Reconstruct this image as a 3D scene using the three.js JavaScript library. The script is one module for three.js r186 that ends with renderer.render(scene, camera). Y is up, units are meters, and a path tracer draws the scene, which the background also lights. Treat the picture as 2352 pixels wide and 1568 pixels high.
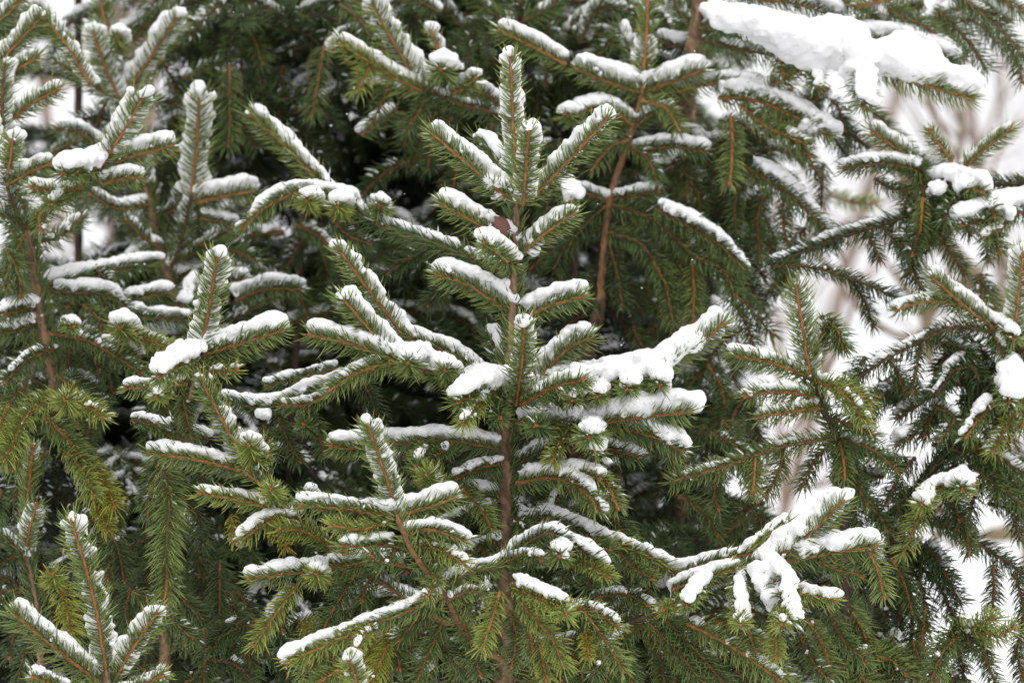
import * as THREE from 'three';
import { mergeGeometries } from 'three/addons/utils/BufferGeometryUtils.js';

// ---------------------------------------------------------------- camera, sky, sun, exposure
const scene = new THREE.Scene();
const SPAN = 1.21, D = 6, EYE = 1.6;                       // metres across the plane of focus, its distance, height of the lens
const PX = SPAN / 2352;
const fov = 2 * Math.atan(SPAN * 682 / 1024 / 2 / D) * 180 / Math.PI;
const camera = new THREE.PerspectiveCamera(fov, 1024 / 682, 0.1, 600);
camera.position.set(0, EYE, D);
camera.lookAt(0, EYE, 0);
camera.focus = D - 0.06;
camera.userData.fStop = 4.8;
const renderer = new THREE.WebGLRenderer({ antialias: true });
renderer.setSize(1024, 682);
renderer.toneMapping = THREE.LinearToneMapping;
renderer.toneMappingExposure = 1.16;
renderer.shadowMap.enabled = true;

{ // an overcast sky, brighter overhead
  const w = 256, h = 128, data = new Float32Array(w * h * 4);
  for (let j = 0; j < h; j++) for (let i = 0; i < w; i++) {
    const el = (j + 0.5) / h * Math.PI - Math.PI / 2, s = Math.max(0, Math.sin(el));
    const L = 0.90 + 0.33 * s, k = (j * w + i) * 4;
    data[k] = L * 0.985; data[k + 1] = L * 0.985; data[k + 2] = L * 1.01; data[k + 3] = 1;
  }
  const sky = new THREE.DataTexture(data, w, h, THREE.RGBAFormat, THREE.FloatType);
  sky.mapping = THREE.EquirectangularReflectionMapping; sky.magFilter = THREE.LinearFilter; sky.needsUpdate = true;
  scene.background = sky; scene.environment = sky;
}
const sun = new THREE.DirectionalLight(new THREE.Color(1, 0.98, 0.95), 0.9);
sun.position.set(1.2, 5 + EYE, 2.6); sun.target.position.set(0, EYE, 0);
sun.castShadow = true; sun.shadow.radius = 34; sun.shadow.mapSize.set(2048, 2048);
Object.assign(sun.shadow.camera, { left: -2, right: 2, top: 2, bottom: -2, near: 0.5, far: 12 });
scene.add(sun, sun.target);

// ---------------------------------------------------------------- small tools
let seed = 20240117;
const rnd = () => { seed = (seed + 0x6D2B79F5) | 0; let t = Math.imul(seed ^ (seed >>> 15), 1 | seed); t = (t + Math.imul(t ^ (t >>> 7), 61 | t)) ^ t; return ((t ^ (t >>> 14)) >>> 0) / 4294967296; };
const rr = (a, b) => a + (b - a) * rnd();
const clamp = (x, a, b) => Math.min(b, Math.max(a, x)), mix = (a, b, t) => a + (b - a) * t;
const smooth = (a, b, x) => { const t = clamp((x - a) / (b - a), 0, 1); return t * t * (3 - 2 * t); };
const hash = (x, y, z) => { let h = Math.imul(x, 374761393) + Math.imul(y, 668265263) + Math.imul(z, 2147483647 ^ 0x5bd1e995); h = Math.imul(h ^ (h >>> 13), 1274126177); return ((h ^ (h >>> 16)) >>> 0) / 4294967296; };
function noise(x, y, z) {                                    // value noise, -1 to 1
  const i = Math.floor(x), j = Math.floor(y), k = Math.floor(z); let u = x - i, v = y - j, w = z - k;
  u = u * u * (3 - 2 * u); v = v * v * (3 - 2 * v); w = w * w * (3 - 2 * w);
  const a = mix(hash(i, j, k), hash(i + 1, j, k), u), b = mix(hash(i, j + 1, k), hash(i + 1, j + 1, k), u);
  const c = mix(hash(i, j, k + 1), hash(i + 1, j, k + 1), u), d = mix(hash(i, j + 1, k + 1), hash(i + 1, j + 1, k + 1), u);
  return mix(mix(a, b, v), mix(c, d, v), w) * 2 - 1;
}
const V = (x, y, z) => new THREE.Vector3(x, y, z);
const at = (x, y, z) => V((x - 1176) * PX * (D - z) / D, EYE - (y - 784) * PX * (D - z) / D, z);
const used = {};
const numbered = (n) => { const k = used[n] = (used[n] ?? -1) + 1; return k ? n + '_' + String(k).padStart(3, '0') : n; };
class MB {                                                    // collects vertices and faces of one mesh
  constructor() { this.p = []; this.n = []; this.c = []; this.i = []; }
  get count() { return this.p.length / 3; }
  geometry() {
    const g = new THREE.BufferGeometry();
    g.setAttribute('position', new THREE.Float32BufferAttribute(this.p, 3));
    if (this.n.length) g.setAttribute('normal', new THREE.Float32BufferAttribute(this.n, 3));
    if (this.c.length) g.setAttribute('color', new THREE.Float32BufferAttribute(this.c, 3));
    if (this.uv) g.setAttribute('uv', new THREE.Float32BufferAttribute(this.uv, 2));
    g.setIndex(this.i);
    if (!this.n.length) g.computeVertexNormals();
    return g;
  }
}
function add(name, geometry, material, parent) {
  const m = new THREE.Mesh(geometry, material); m.name = name; m.castShadow = m.receiveShadow = true; parent.add(m); return m;
}

// ---------------------------------------------------------------- materials
const M = {
  needles: new THREE.MeshPhysicalMaterial({ vertexColors: true, roughness: 0.46, specularIntensity: 0.7 }),
  bark: new THREE.MeshStandardMaterial({ vertexColors: true, roughness: 0.85 }),
  bud: new THREE.MeshStandardMaterial({ color: new THREE.Color().setRGB(0.36, 0.115, 0.035), roughness: 0.6 }),
  snow: new THREE.MeshStandardMaterial({ color: new THREE.Color().setRGB(0.97, 0.97, 0.975), roughness: 0.95 }),
  dust: new THREE.MeshStandardMaterial({ color: new THREE.Color().setRGB(0.9, 0.9, 0.91), roughness: 0.95 }),
  water: new THREE.MeshPhysicalMaterial({ color: 0xffffff, roughness: 0.02, transmission: 1, thickness: 0.002, ior: 1.33 }),
  ground: new THREE.MeshStandardMaterial({ color: new THREE.Color().setRGB(0.86, 0.86, 0.87), roughness: 0.95 }),
  grey: new THREE.MeshStandardMaterial({ vertexColors: true, roughness: 0.9 }),
};

{ // grain of the snow: 4 cm of crystals and small clods
  const n = 512, a = new Uint8Array(n * n * 4), w = (x, y, s) => { const f = n / s, i = Math.floor(x / f), j = Math.floor(y / f), u = x / f - i, v = y / f - j, h = (p, q) => hash((p + s) % s, (q + s) % s, s); return mix(mix(h(i, j), h(i + 1, j), u), mix(h(i, j + 1), h(i + 1, j + 1), u), v); };
  for (let y = 0; y < n; y++) for (let x = 0; x < n; x++) { const g = 255 * (0.35 * w(x, y, 128) + 0.35 * w(x, y, 51) + 0.3 * w(x, y, 23)), k = (y * n + x) * 4; a[k] = a[k + 1] = a[k + 2] = g; a[k + 3] = 255; }
  const t = new THREE.DataTexture(a, n, n); t.wrapS = t.wrapT = THREE.RepeatWrapping; t.magFilter = THREE.LinearFilter; t.needsUpdate = true;
  M.snow.bumpMap = t; M.snow.bumpScale = 0.0015;
}
// ---------------------------------------------------------------- needles, twigs, buds
const TINT = {                                               // base and tip of a needle; k is near black, deep shade painted in
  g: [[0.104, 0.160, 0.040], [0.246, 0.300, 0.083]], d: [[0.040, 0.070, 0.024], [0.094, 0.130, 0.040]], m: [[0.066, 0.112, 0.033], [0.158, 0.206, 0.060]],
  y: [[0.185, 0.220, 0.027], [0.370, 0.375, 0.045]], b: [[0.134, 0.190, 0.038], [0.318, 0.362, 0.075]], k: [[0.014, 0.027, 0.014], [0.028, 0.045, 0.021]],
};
const qa = V(), qb = V(), qc = V(), qd = V(), qe = V();
function needle(mb, p, d0, d1, L, rad, cb, ct, segs) {
  const chord = qa.copy(d0).add(d1).normalize();
  qb.set(0.31, 0.87, 0.38); if (Math.abs(qb.dot(chord)) > 0.9) qb.set(0.9, 0.1, -0.4);
  const a = qc.crossVectors(chord, qb).normalize(), b = qd.crossVectors(chord, a), start = mb.count;
  for (let s = 0; s < segs; s++) {
    const t = s / segs, w = rad * (s === 0 ? 0.75 : 1 - 0.35 * t * t), k0 = t * (1 - t / 2) * L, k1 = t * t / 2 * L;
    const x = p.x + d0.x * k0 + d1.x * k1, y = p.y + d0.y * k0 + d1.y * k1, z = p.z + d0.z * k0 + d1.z * k1;
    for (let q = 0; q < 3; q++) {
      const ca = Math.cos(q * 2.0944), sa = Math.sin(q * 2.0944), nx = a.x * ca + b.x * sa, ny = a.y * ca + b.y * sa, nz = a.z * ca + b.z * sa;
      mb.p.push(x + nx * w, y + ny * w, z + nz * w); mb.n.push(nx, ny, nz);
      mb.c.push(mix(cb[0], ct[0], t), mix(cb[1], ct[1], t), mix(cb[2], ct[2], t));
    }
  }
  mb.p.push(p.x + (d0.x + d1.x) * L / 2, p.y + (d0.y + d1.y) * L / 2, p.z + (d0.z + d1.z) * L / 2); mb.n.push(d1.x, d1.y, d1.z); mb.c.push(ct[0] * 1.1, ct[1] * 1.05, ct[2]);
  for (let s = 0; s < segs - 1; s++) for (let q = 0; q < 3; q++) {
    const i = start + s * 3 + q, j = start + s * 3 + (q + 1) % 3;
    mb.i.push(i, j, i + 3, j, j + 3, i + 3);
  }
  const l = start + (segs - 1) * 3, tip = start + segs * 3;
  for (let q = 0; q < 3; q++) mb.i.push(l + q, l + (q + 1) % 3, tip);
}
function sampled(points, step) {                              // evenly spaced points and tangents along a smooth curve
  const c = points.length > 2 ? new THREE.CatmullRomCurve3(points, false, 'centripetal') : new THREE.LineCurve3(points[0], points[1]);
  const len = c.getLength(), n = Math.max(4, Math.round(len / step)), p = c.getSpacedPoints(n), t = [];
  for (let i = 0; i <= n; i++) t.push(p[Math.min(n, i + 1)].clone().sub(p[Math.max(0, i - 1)]).normalize());
  return { p, t, n, len };
}
function tube(mb, c, radius, sides, rough, color, taperTip) {  // a rough tapering stem
  let e = V(0.3, 0.2, 1).cross(c.t[0]).normalize(); const start = mb.count, col = [0, 0, 0];
  for (let i = 0; i <= c.n; i++) {
    const t = c.t[i]; e = e.clone().addScaledVector(t, -e.dot(t)).normalize(); const f = V().crossVectors(t, e);
    for (let q = 0; q < sides; q++) {
      const a = q / sides * 6.28319, ca = Math.cos(a), sa = Math.sin(a);
      const r = radius(i / c.n) * (1 + rough * (noise(q * 1.7 + 3, i * 0.9, start * 0.01) * 0.7 + (rnd() - 0.5) * 0.8)) * (taperTip && i === c.n ? 0.2 : 1);
      const nx = e.x * ca + f.x * sa, ny = e.y * ca + f.y * sa, nz = e.z * ca + f.z * sa;
      mb.p.push(c.p[i].x + nx * r, c.p[i].y + ny * r, c.p[i].z + nz * r);
      color(i / c.n, q, i, col); mb.c.push(col[0], col[1], col[2]);
    }
  }
  for (let i = 0; i < c.n; i++) for (let q = 0; q < sides; q++) {
    const a = start + i * sides + q, b = start + i * sides + (q + 1) % sides;
    mb.i.push(a, b, a + sides, b, b + sides, a + sides);
  }
}
const BARK = [[[0.48, 0.190, 0.060], [0.27, 0.095, 0.030]], [[0.30, 0.150, 0.064], [0.14, 0.064, 0.030]], [[0.34, 0.215, 0.12], [0.12, 0.072, 0.042]], [[0.085, 0.052, 0.034], [0.042, 0.026, 0.018]]];
const barkColor = (age, dim = 1) => (t, q, i, out) => {
  const k = clamp(0.5 + 0.45 * noise(q * 2.3 + 9, i * 0.5, age * 7) + (age > 1 ? 0.55 * noise(q * 1.1 + 3, i * 0.14, 2) : 0) + rr(-0.4, 0.4), 0, 1);
  for (let c = 0; c < 3; c++) out[c] = mix(BARK[age][0][c], BARK[age][1][c], k) * dim;
};
const budShape = new THREE.LatheGeometry([[0.0001, -0.4], [0.75, -0.25], [1, 0.35], [0.72, 1.2], [0.34, 1.75], [0.0001, 2.1]].map((p) => new THREE.Vector2(...p)), 7);
const UP = V(0, 1, 0), WIND = V(0.2, 0, -0.42), TOCAM = V(0, -0.62, 0.78);
function needlesOn(mb, c, Rw, o) {                            // o: dens, tint, segs, tuft, thin, field, twig radius, comb, reach
  const count = Math.round(c.len * 100 * o.dens), side = V(), e2 = V(), rad = V(), d0 = V(), d1 = V(), p = V(), [cb, ct] = o.tint;
  for (let i = 0; i < count; i++) {
    const t = (i + rnd()) / count, f = t * c.n, a = Math.min(c.n - 1, Math.floor(f)), T = c.t[a];
    p.copy(c.p[a]).lerp(c.p[a + 1], f - a);
    side.copy(o.comb ?? TOCAM).addScaledVector(T, -T.dot(o.comb ?? TOCAM)); if (side.lengthSq() < 0.02) side.set(0, -1, 0).addScaledVector(T, T.y); side.normalize();
    e2.crossVectors(T, side);
    let phi = (i * 2.39996 + rr(-0.7, 0.7)) % 6.28319; if (phi > Math.PI) phi -= 6.28319;
    phi = Math.sign(phi) * (Math.PI - (Math.PI - Math.abs(phi)) * (Math.PI - o.part) / Math.PI) + rr(-0.15, 0.15);
    rad.copy(side).multiplyScalar(Math.cos(phi)).addScaledVector(e2, Math.sin(phi));
    const tip = o.tuft ? smooth(0.9, 1, t) : 0, upper = rad.y * (1 - Math.abs(T.y));
    const a0 = mix(1.2 - 0.2 * upper, 0.55, tip) * o.open + rr(-0.24, 0.24), a1 = mix(0.72 - 0.12 * upper, 0.28, tip) * o.open + rr(-0.28, 0.28);
    d0.copy(T).multiplyScalar(Math.cos(a0)).addScaledVector(rad, Math.sin(a0)); d1.copy(T).multiplyScalar(Math.cos(a1)).addScaledVector(rad, Math.sin(a1));
    d1.y += 0.14 * (1 - Math.abs(T.y)); d1.normalize();
    const L = Rw * 1.27 * rr(0.66, 1.14) * mix(0.78, 1, smooth(0, 0.12, t)) * mix(1, 0.9, tip) * (rnd() < 0.28 ? 1.22 : 1 - 0.3 * clamp(o.press ?? 0, 0, 1) * clamp(upper, 0, 1)), v = rr(0.72, 1.3), y = rr(0.9, 1.14);
    p.addScaledVector(rad, o.stemAt ? o.stemAt(t) : o.stem * 0.8);
    if (o.field) {
      const mx = p.x + (d0.x * 0.75 + d1.x * 0.25) * L / 2 * 1.0, my = p.y + (d0.y * 0.75 + d1.y * 0.25) * L / 2, mz = p.z + (d0.z * 0.75 + d1.z * 0.25) * L / 2;
      if (o.field.value(mx, my, mz) > 0.0022 && o.field.value(p.x + (d0.x + d1.x) * L / 2, p.y + (d0.y + d1.y) * L / 2, p.z + (d0.z + d1.z) * L / 2) > 0.0022) continue;
    }
    if (o.dust && rnd() < o.dust * clamp(0.25 + 0.75 * (rad.y * 0.8 - rad.z * 0.7 + 0.15 * (noise(p.x * 60, p.y * 60, p.z * 60) > 0 ? 1 : -1.2)), 0, 1)) {
      const q = p.clone().addScaledVector(d0, L * rr(0.12, 0.3)); q.y += o.thick * 1.5; q.z -= o.thick * 0.8;
      needle(o.white, q, d0, d1, L * rr(0.35, 0.62), rr(0.0010, 0.0019), [1, 1, 1], [1, 1, 1], 2);
    }
    needle(mb, p, d0, d1, L, o.thick * rr(0.85, 1.15), [cb[0] * v * y, cb[1] * v, cb[2] * v], [ct[0] * v * y, ct[1] * v, ct[2] * v], o.segs);
  }
}

// ---------------------------------------------------------------- snow: a field of lumps joined smoothly, then meshed with surface nets
const B = 8;
class Field {
  constructor(cell) { this.cell = cell; this.blocks = new Map(); }
  key(x, y, z) { return ((x + 2048) * 4096 + (y + 2048)) * 4096 + (z + 2048); }
  block(x, y, z, make) {
    const k = this.key(x, y, z); let b = this.blocks.get(k);
    if (!b && make) { b = { x, y, z, v: new Float32Array(512).fill(-0.05), id: new Int16Array(512), vi: new Int32Array(512).fill(-1) }; this.blocks.set(k, b); }
    return b;
  }
  lump(p, r, id, squash = 1) {
    const c = this.cell, K = clamp(r * 0.45, 0.003, 0.011), R = r + K + 2 * c, lo = (q) => Math.ceil((q - R) / c), hi = (q) => Math.floor((q + R) / c);
    const x0 = lo(p.x), x1 = hi(p.x), y0 = lo(p.y), y1 = hi(p.y), z0 = lo(p.z), z1 = hi(p.z);
    for (let bx = x0 >> 3; bx <= x1 >> 3; bx++) for (let by = y0 >> 3; by <= y1 >> 3; by++) for (let bz = z0 >> 3; bz <= z1 >> 3; bz++) {
      const b = this.block(bx, by, bz, true);
      for (let i = Math.max(x0, bx * B); i <= Math.min(x1, bx * B + 7); i++) for (let j = Math.max(y0, by * B); j <= Math.min(y1, by * B + 7); j++) for (let k = Math.max(z0, bz * B); k <= Math.min(z1, bz * B + 7); k++) {
        const dx = i * c - p.x, dy = (j * c - p.y) * squash, dz = k * c - p.z, v = r - Math.sqrt(dx * dx + dy * dy + dz * dz), n = ((i & 7) * B + (j & 7)) * B + (k & 7), w = b.v[n];
        if (v > w) b.id[n] = id;
        const h = Math.max(K - Math.abs(v - w), 0) / K;
        b.v[n] = Math.max(v, w) + h * h * K / 4;
      }
    }
  }
  raw(i, j, k) { const b = this.block(i >> 3, j >> 3, k >> 3); return b ? b.v[((i & 7) * B + (j & 7)) * B + (k & 7)] : -0.05; }
  value(x, y, z) { const c = this.cell; return this.raw(Math.round(x / c), Math.round(y / c), Math.round(z / c)); }
  meshes(fine) {                                              // id -> MB
    const c = this.cell, pos = [], ids = [], quads = [];
    for (const b of this.blocks.values()) for (let n = 0; n < 512; n++) if (Math.abs(b.v[n]) < 0.006) {
      const x = (b.x * B + (n >> 6)) * c, y = (b.y * B + ((n >> 3) & 7)) * c, z = (b.z * B + (n & 7)) * c;
      b.v[n] += fine * (0.0014 * noise(x * 260, y * 260, z * 260) + 0.0016 * noise(x * 120, y * 120, z * 120) + 0.0022 * noise(x * 55 + 5, y * 55, z * 55));
    }
    const g = new Float32Array(729), E = [[0, 1], [0, 2], [0, 4], [1, 3], [1, 5], [2, 3], [2, 6], [3, 7], [4, 5], [4, 6], [5, 7], [6, 7]];
    for (const b of this.blocks.values()) {
      let any = false;
      for (let i = 0; i < 9; i++) for (let j = 0; j < 9; j++) for (let k = 0; k < 9; k++) {
        const v = i < 8 && j < 8 && k < 8 ? b.v[(i * B + j) * B + k] : this.raw(b.x * B + i, b.y * B + j, b.z * B + k);
        g[(i * 9 + j) * 9 + k] = v; if (v > 0) any = true;
      }
      if (!any) continue;
      b.g = true;
      for (let i = 0; i < 8; i++) for (let j = 0; j < 8; j++) for (let k = 0; k < 8; k++) {
        const o = (i * 9 + j) * 9 + k, v = [g[o], g[o + 1], g[o + 9], g[o + 10], g[o + 81], g[o + 82], g[o + 90], g[o + 91]];
        let m = 0; for (let q = 0; q < 8; q++) if (v[q] > 0) m |= 1 << q;
        if (m === 0 || m === 255) continue;
        let sx = 0, sy = 0, sz = 0, cnt = 0;
        for (const [p, q] of E) if ((v[p] > 0) !== (v[q] > 0)) {
          const t = v[p] / (v[p] - v[q]);
          sz += mix(p & 1, q & 1, t); sy += mix(p >> 1 & 1, q >> 1 & 1, t); sx += mix(p >> 2, q >> 2, t); cnt++;
        }
        b.vi[(i * B + j) * B + k] = ids.length; ids.push(b.id[(i * B + j) * B + k]);
        pos.push((b.x * B + i + sx / cnt) * c, (b.y * B + j + sy / cnt) * c, (b.z * B + k + sz / cnt) * c);
      }
    }
    const vi = (i, j, k) => { const b = this.block(i >> 3, j >> 3, k >> 3); return b ? b.vi[((i & 7) * B + (j & 7)) * B + (k & 7)] : -1; };
    for (const b of this.blocks.values()) for (let n = 0; n < 512; n++) {
      const i = b.x * B + (n >> 6), j = b.y * B + ((n >> 3) & 7), k = b.z * B + (n & 7), s = b.v[n] > 0;
      for (let ax = 0; ax < 3; ax++) {
        const w = ax === 0 ? this.raw(i + 1, j, k) : ax === 1 ? this.raw(i, j + 1, k) : this.raw(i, j, k + 1);
        if (s === w > 0) continue;
        const q = ax === 0 ? [vi(i, j - 1, k - 1), vi(i, j, k - 1), vi(i, j, k), vi(i, j - 1, k)] : ax === 1 ? [vi(i - 1, j, k - 1), vi(i - 1, j, k), vi(i, j, k), vi(i, j, k - 1)] : [vi(i - 1, j - 1, k), vi(i, j - 1, k), vi(i, j, k), vi(i - 1, j, k)];
        if (q.includes(-1)) continue;
        quads.push(s ? q : q.reverse());
      }
    }
    const nor = new Float32Array(pos.length);
    for (const q of quads) {
      const P = (a, d) => pos[q[a] * 3 + d], ux = P(2, 0) - P(0, 0), uy = P(2, 1) - P(0, 1), uz = P(2, 2) - P(0, 2), wx = P(3, 0) - P(1, 0), wy = P(3, 1) - P(1, 1), wz = P(3, 2) - P(1, 2);
      const nx = uy * wz - uz * wy, ny = uz * wx - ux * wz, nz = ux * wy - uy * wx;
      for (const a of q) { nor[a * 3] += nx; nor[a * 3 + 1] += ny; nor[a * 3 + 2] += nz; }
    }
    const out = new Map(), remap = new Map();
    for (const q of quads) {
      const id = ids[q[0]]; let mb = out.get(id);
      if (!mb) { out.set(id, mb = new MB()); remap.set(id, new Map()); }
      const r = remap.get(id), v = q.map((a) => {
        if (!r.has(a)) { r.set(a, mb.count); (mb.uv ??= []).push((pos[a * 3] + pos[a * 3 + 2] * 0.63) * 25, (pos[a * 3 + 1] + pos[a * 3 + 2] * 0.71) * 25); mb.p.push(pos[a * 3], pos[a * 3 + 1], pos[a * 3 + 2]); const l = Math.hypot(nor[a * 3], nor[a * 3 + 1], nor[a * 3 + 2]) || 1; mb.n.push(nor[a * 3] / l, nor[a * 3 + 1] / l, nor[a * 3 + 2] / l); }
        return r.get(a);
      });
      mb.i.push(v[0], v[1], v[2], v[0], v[2], v[3]);
    }
    return out;
  }
}
function snowOn(field, c, Rw, amount, id, o = {}) {            // lumps of snow along the upper and windward side of a shoot
  const w3 = V(), step = Math.max(0.003, Rw * 0.18), n = Math.max(3, Math.round(c.len / step)), u = V(), l = V(), p = V(), ph = rr(0, 99);
  for (let i = 0; i <= n; i++) {
    const t = mix(o.from ?? 0.02, o.to ?? 1, i / n), f = t * c.n, a = Math.min(c.n - 1, Math.floor(f)), T = c.t[a], steep = Math.abs(T.y);
    const A = amount * (T.y < 0 ? 1 - smooth(0.5, 0.82, steep) : 1) * (1 - 0.2 * smooth(0.85, 1, t) * (steep < 0.6 ? 1 : 0));
    const ns = noise(ph, i * step * 55, 0.5), low = noise(ph + 40, i * step * 22, 0.5);
    if (A < 0.15 || A < 0.8 && ns + low * 0.8 < (0.62 - A) * 1.7 - 0.5) continue;
    const up = smooth(0.6, 0.88, T.y) * (o.wind === 0 ? 0 : 1); w3.copy(WIND).multiplyScalar(o.wind ?? 1); w3.x *= 1 - up; u.copy(UP).add(w3).addScaledVector(T, -(T.y + T.dot(w3))); if (up > 0.5) u.x *= 0.3; u.addScaledVector(T, -u.dot(T)).normalize(); l.crossVectors(u, T).normalize();
    const r = Rw * mix(0.14 + 0.18 * Math.min(A, 1.8), 0.14 + 0.14 * Math.min(A, 1.1), up) * (1 + 0.22 * ns + 0.26 * low) * mix(0.75, 1, smooth(0, 0.12, t)), off = Rw * mix(0.28 + 0.46 * Math.min(A, 2), 0.26 + 0.1 * Math.min(A, 1), up) * (1 + 0.12 * low);
    p.copy(c.p[a]).lerp(c.p[a + 1], f - a).addScaledVector(u, off).addScaledVector(l, Rw * rr(-0.12, 0.12));
    field.lump(p, r, id);
    if (A > 0.75 || (steep > 0.7 && T.y > 0)) for (const s of [-1, 1]) {
      const q = p.clone().addScaledVector(l, s * Rw * mix(0.16 + 0.2 * Math.min(A, 1.6), 0.5, up) * rr(0.7, 1.3)).addScaledVector(u, -r * (steep > 0.7 ? 0.1 : rr(0.22, 0.5)));
      field.lump(q, r * rr(0.5, 0.85), id);
    }
  }
  if (amount > 0.5 && (o.to ?? 1) === 1) {                    // a cap over the end of the shoot
    const T = c.t[c.n], k = smooth(0.35, 0.95, T.y) * Math.min(1, amount);
    if (k > 0.1) for (let i = 0; i < 3; i++) field.lump(c.p[c.n].clone().addScaledVector(T, Rw * rr(0.2, 0.5) * k).add(V(rr(-0.25, 0.25) * Rw, 0, rr(-0.55, 0.1) * Rw)), Rw * rr(0.24, 0.38) * k, id);
  }
  const crumbs = Math.round(c.len * 100 * (o.crumb ?? 1) * clamp(amount, 0.15, 1.5) * 1.8);
  for (let i = 0; i < crumbs; i++) {
    const f = rnd() * c.n, a = Math.min(c.n - 1, Math.floor(f)), T = c.t[a], an = rr(-1.3, 1.3); if (T.y < -0.5 && rnd() < 0.75) continue; const A = Math.min(amount, 2);
    u.copy(UP).addScaledVector(WIND, 1).addScaledVector(T, -(T.y + T.dot(WIND))).normalize(); l.crossVectors(u, T).normalize();
    p.copy(c.p[a]).addScaledVector(u, Rw * (0.2 + 0.42 * A) * rr(0.5, 1.1) * Math.cos(an)).addScaledVector(l, Math.sin(an) * Rw * rr(0.25, 0.7));
    field.lump(p, rr(0.0013, 0.003) * (o.big ?? 1), id);
  }
}

// ---------------------------------------------------------------- a spruce: trunk, then shoots given as they stand in space
// GAPS open to the white ground behind; VOIDS keep dark pockets and stems clear
const VOIDS = [[600, 1260, 120], [900, 960, 110], [900, 400, 110], [1010, 880, 70], [1560, 760, 70], [700, 760, 60], [480, 940, 60], [80, 600, 45], [95, 700, 55], [115, 810, 50], [1160, 1080, 40], [1160, 1200, 40]];
const GAPS = [[100, 190, 60], [330, 255, 50], [250, 40, 55], [150, 560, 72], [225, 545, 50], [590, 540, 55], [505, 45, 35], [640, 175, 32], [535, 375, 28], [400, 330, 25], [585, 700, 42], [115, 1215, 40], [240, 1030, 34], [20, 1260, 30], [1450, 1000, 0], [2200, 260, 140], [2330, 230, 110], [2050, 450, 70], [2340, 430, 80], [1960, 420, 60], [1990, 570, 70], [1980, 720, 75], [2080, 730, 90], [2170, 640, 60], [2060, 1020, 45], [1630, 890, 16], [1660, 1130, 60], [1830, 1120, 80], [2150, 1260, 60], [2260, 1310, 80], [2330, 1450, 60], [2200, 700, 50], [2280, 360, 80], [1715, 880, 18], [1690, 300, 0], [1480, 1200, 40], [1870, 640, 40], [2330, 650, 60], [2230, 560, 50], [1880, 1030, 50]];
const spruces = [];
let cur;
function spruce(label, trunk, o = {}) {                       // trunk: [x, y, z, radius] from the ground up
  const root = new THREE.Group(); root.name = numbered('spruce_tree'); root.userData = { label, category: 'tree' }; if (o.group) root.userData.group = o.group;
  const pts = trunk.map(([x, y, z]) => at(x, y, z)), radii = trunk.map((q) => q[3] * PX * (D - q[2]) / D);
  const foot = pts[0].clone(); foot.y = 0; root.position.copy(foot);
  if (pts[0].y > 0.05) { pts.unshift(foot.clone()); radii.unshift(radii[0] * (1 + pts[1].y * 0.45)); } else pts[0].y = 0;
  scene.add(root);
  cur = { root, pts, radii, shoots: [], blobs: [], o, foot };
  spruces.push(cur); return cur;
}
function s(xy, z0, z1, R, snow = 0, tint = 'g', age = 0, o = {}) {
  const n = xy.length / 2, pts = []; let L = [0];
  for (let i = 1; i < n; i++) L.push(L[i - 1] + Math.hypot(xy[2 * i] - xy[2 * i - 2], xy[2 * i + 1] - xy[2 * i - 1]));
  for (let i = 0; i < n; i++) pts.push(at(xy[2 * i], xy[2 * i + 1], mix(z0, z1, L[n - 1] ? L[i] / L[n - 1] : i / (n - 1))));
  cur.shoots.push({ pts, R: R * PX * (D - (z0 + z1) / 2) / D, snow, tint, age, z: (z0 + z1) / 2, ...o });
}
function fill(x0, x1, y0, y1, n, z0, z1, tints, snow, o = {}) {  // more shoots of the current tree, hanging or spreading inside a region
  for (let i = 0, k = 0; i < n && k < n * 8; k++) {
    const x = rr(x0, x1), y = rr(y0, y1), a = (o.dir ?? 0) + rr(-1, 1) * (o.spread ?? 1.15), l = rr(80, 150), z = rr(z0, z1), ex = x + Math.sin(a) * l, ey = y + Math.cos(a) * l, mx = (x + ex) / 2 + Math.sin(a) * 8, my = (y + ey) / 2 - 12;
    if (GAPS.some(([gx, gy, gr]) => Math.hypot(x - gx, y - gy) < gr || Math.hypot(ex - gx, ey - gy) < gr || Math.hypot(mx - gx, my - gy) < gr)) continue;
    if (VOIDS.some(([gx, gy, gr]) => Math.hypot(mx - gx, my - gy) < gr)) continue;
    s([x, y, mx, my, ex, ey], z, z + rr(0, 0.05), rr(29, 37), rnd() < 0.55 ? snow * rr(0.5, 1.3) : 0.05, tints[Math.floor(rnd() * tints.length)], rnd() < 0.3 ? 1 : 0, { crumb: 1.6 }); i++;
  }
}
const blob = (x, y, z, r) => cur.blobs.push([at(x, y, z), r * PX * (D - z) / D, cur.shoots.length - 1]);
let tally = { needles: 0, snow: 0, bark: 0 };
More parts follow.
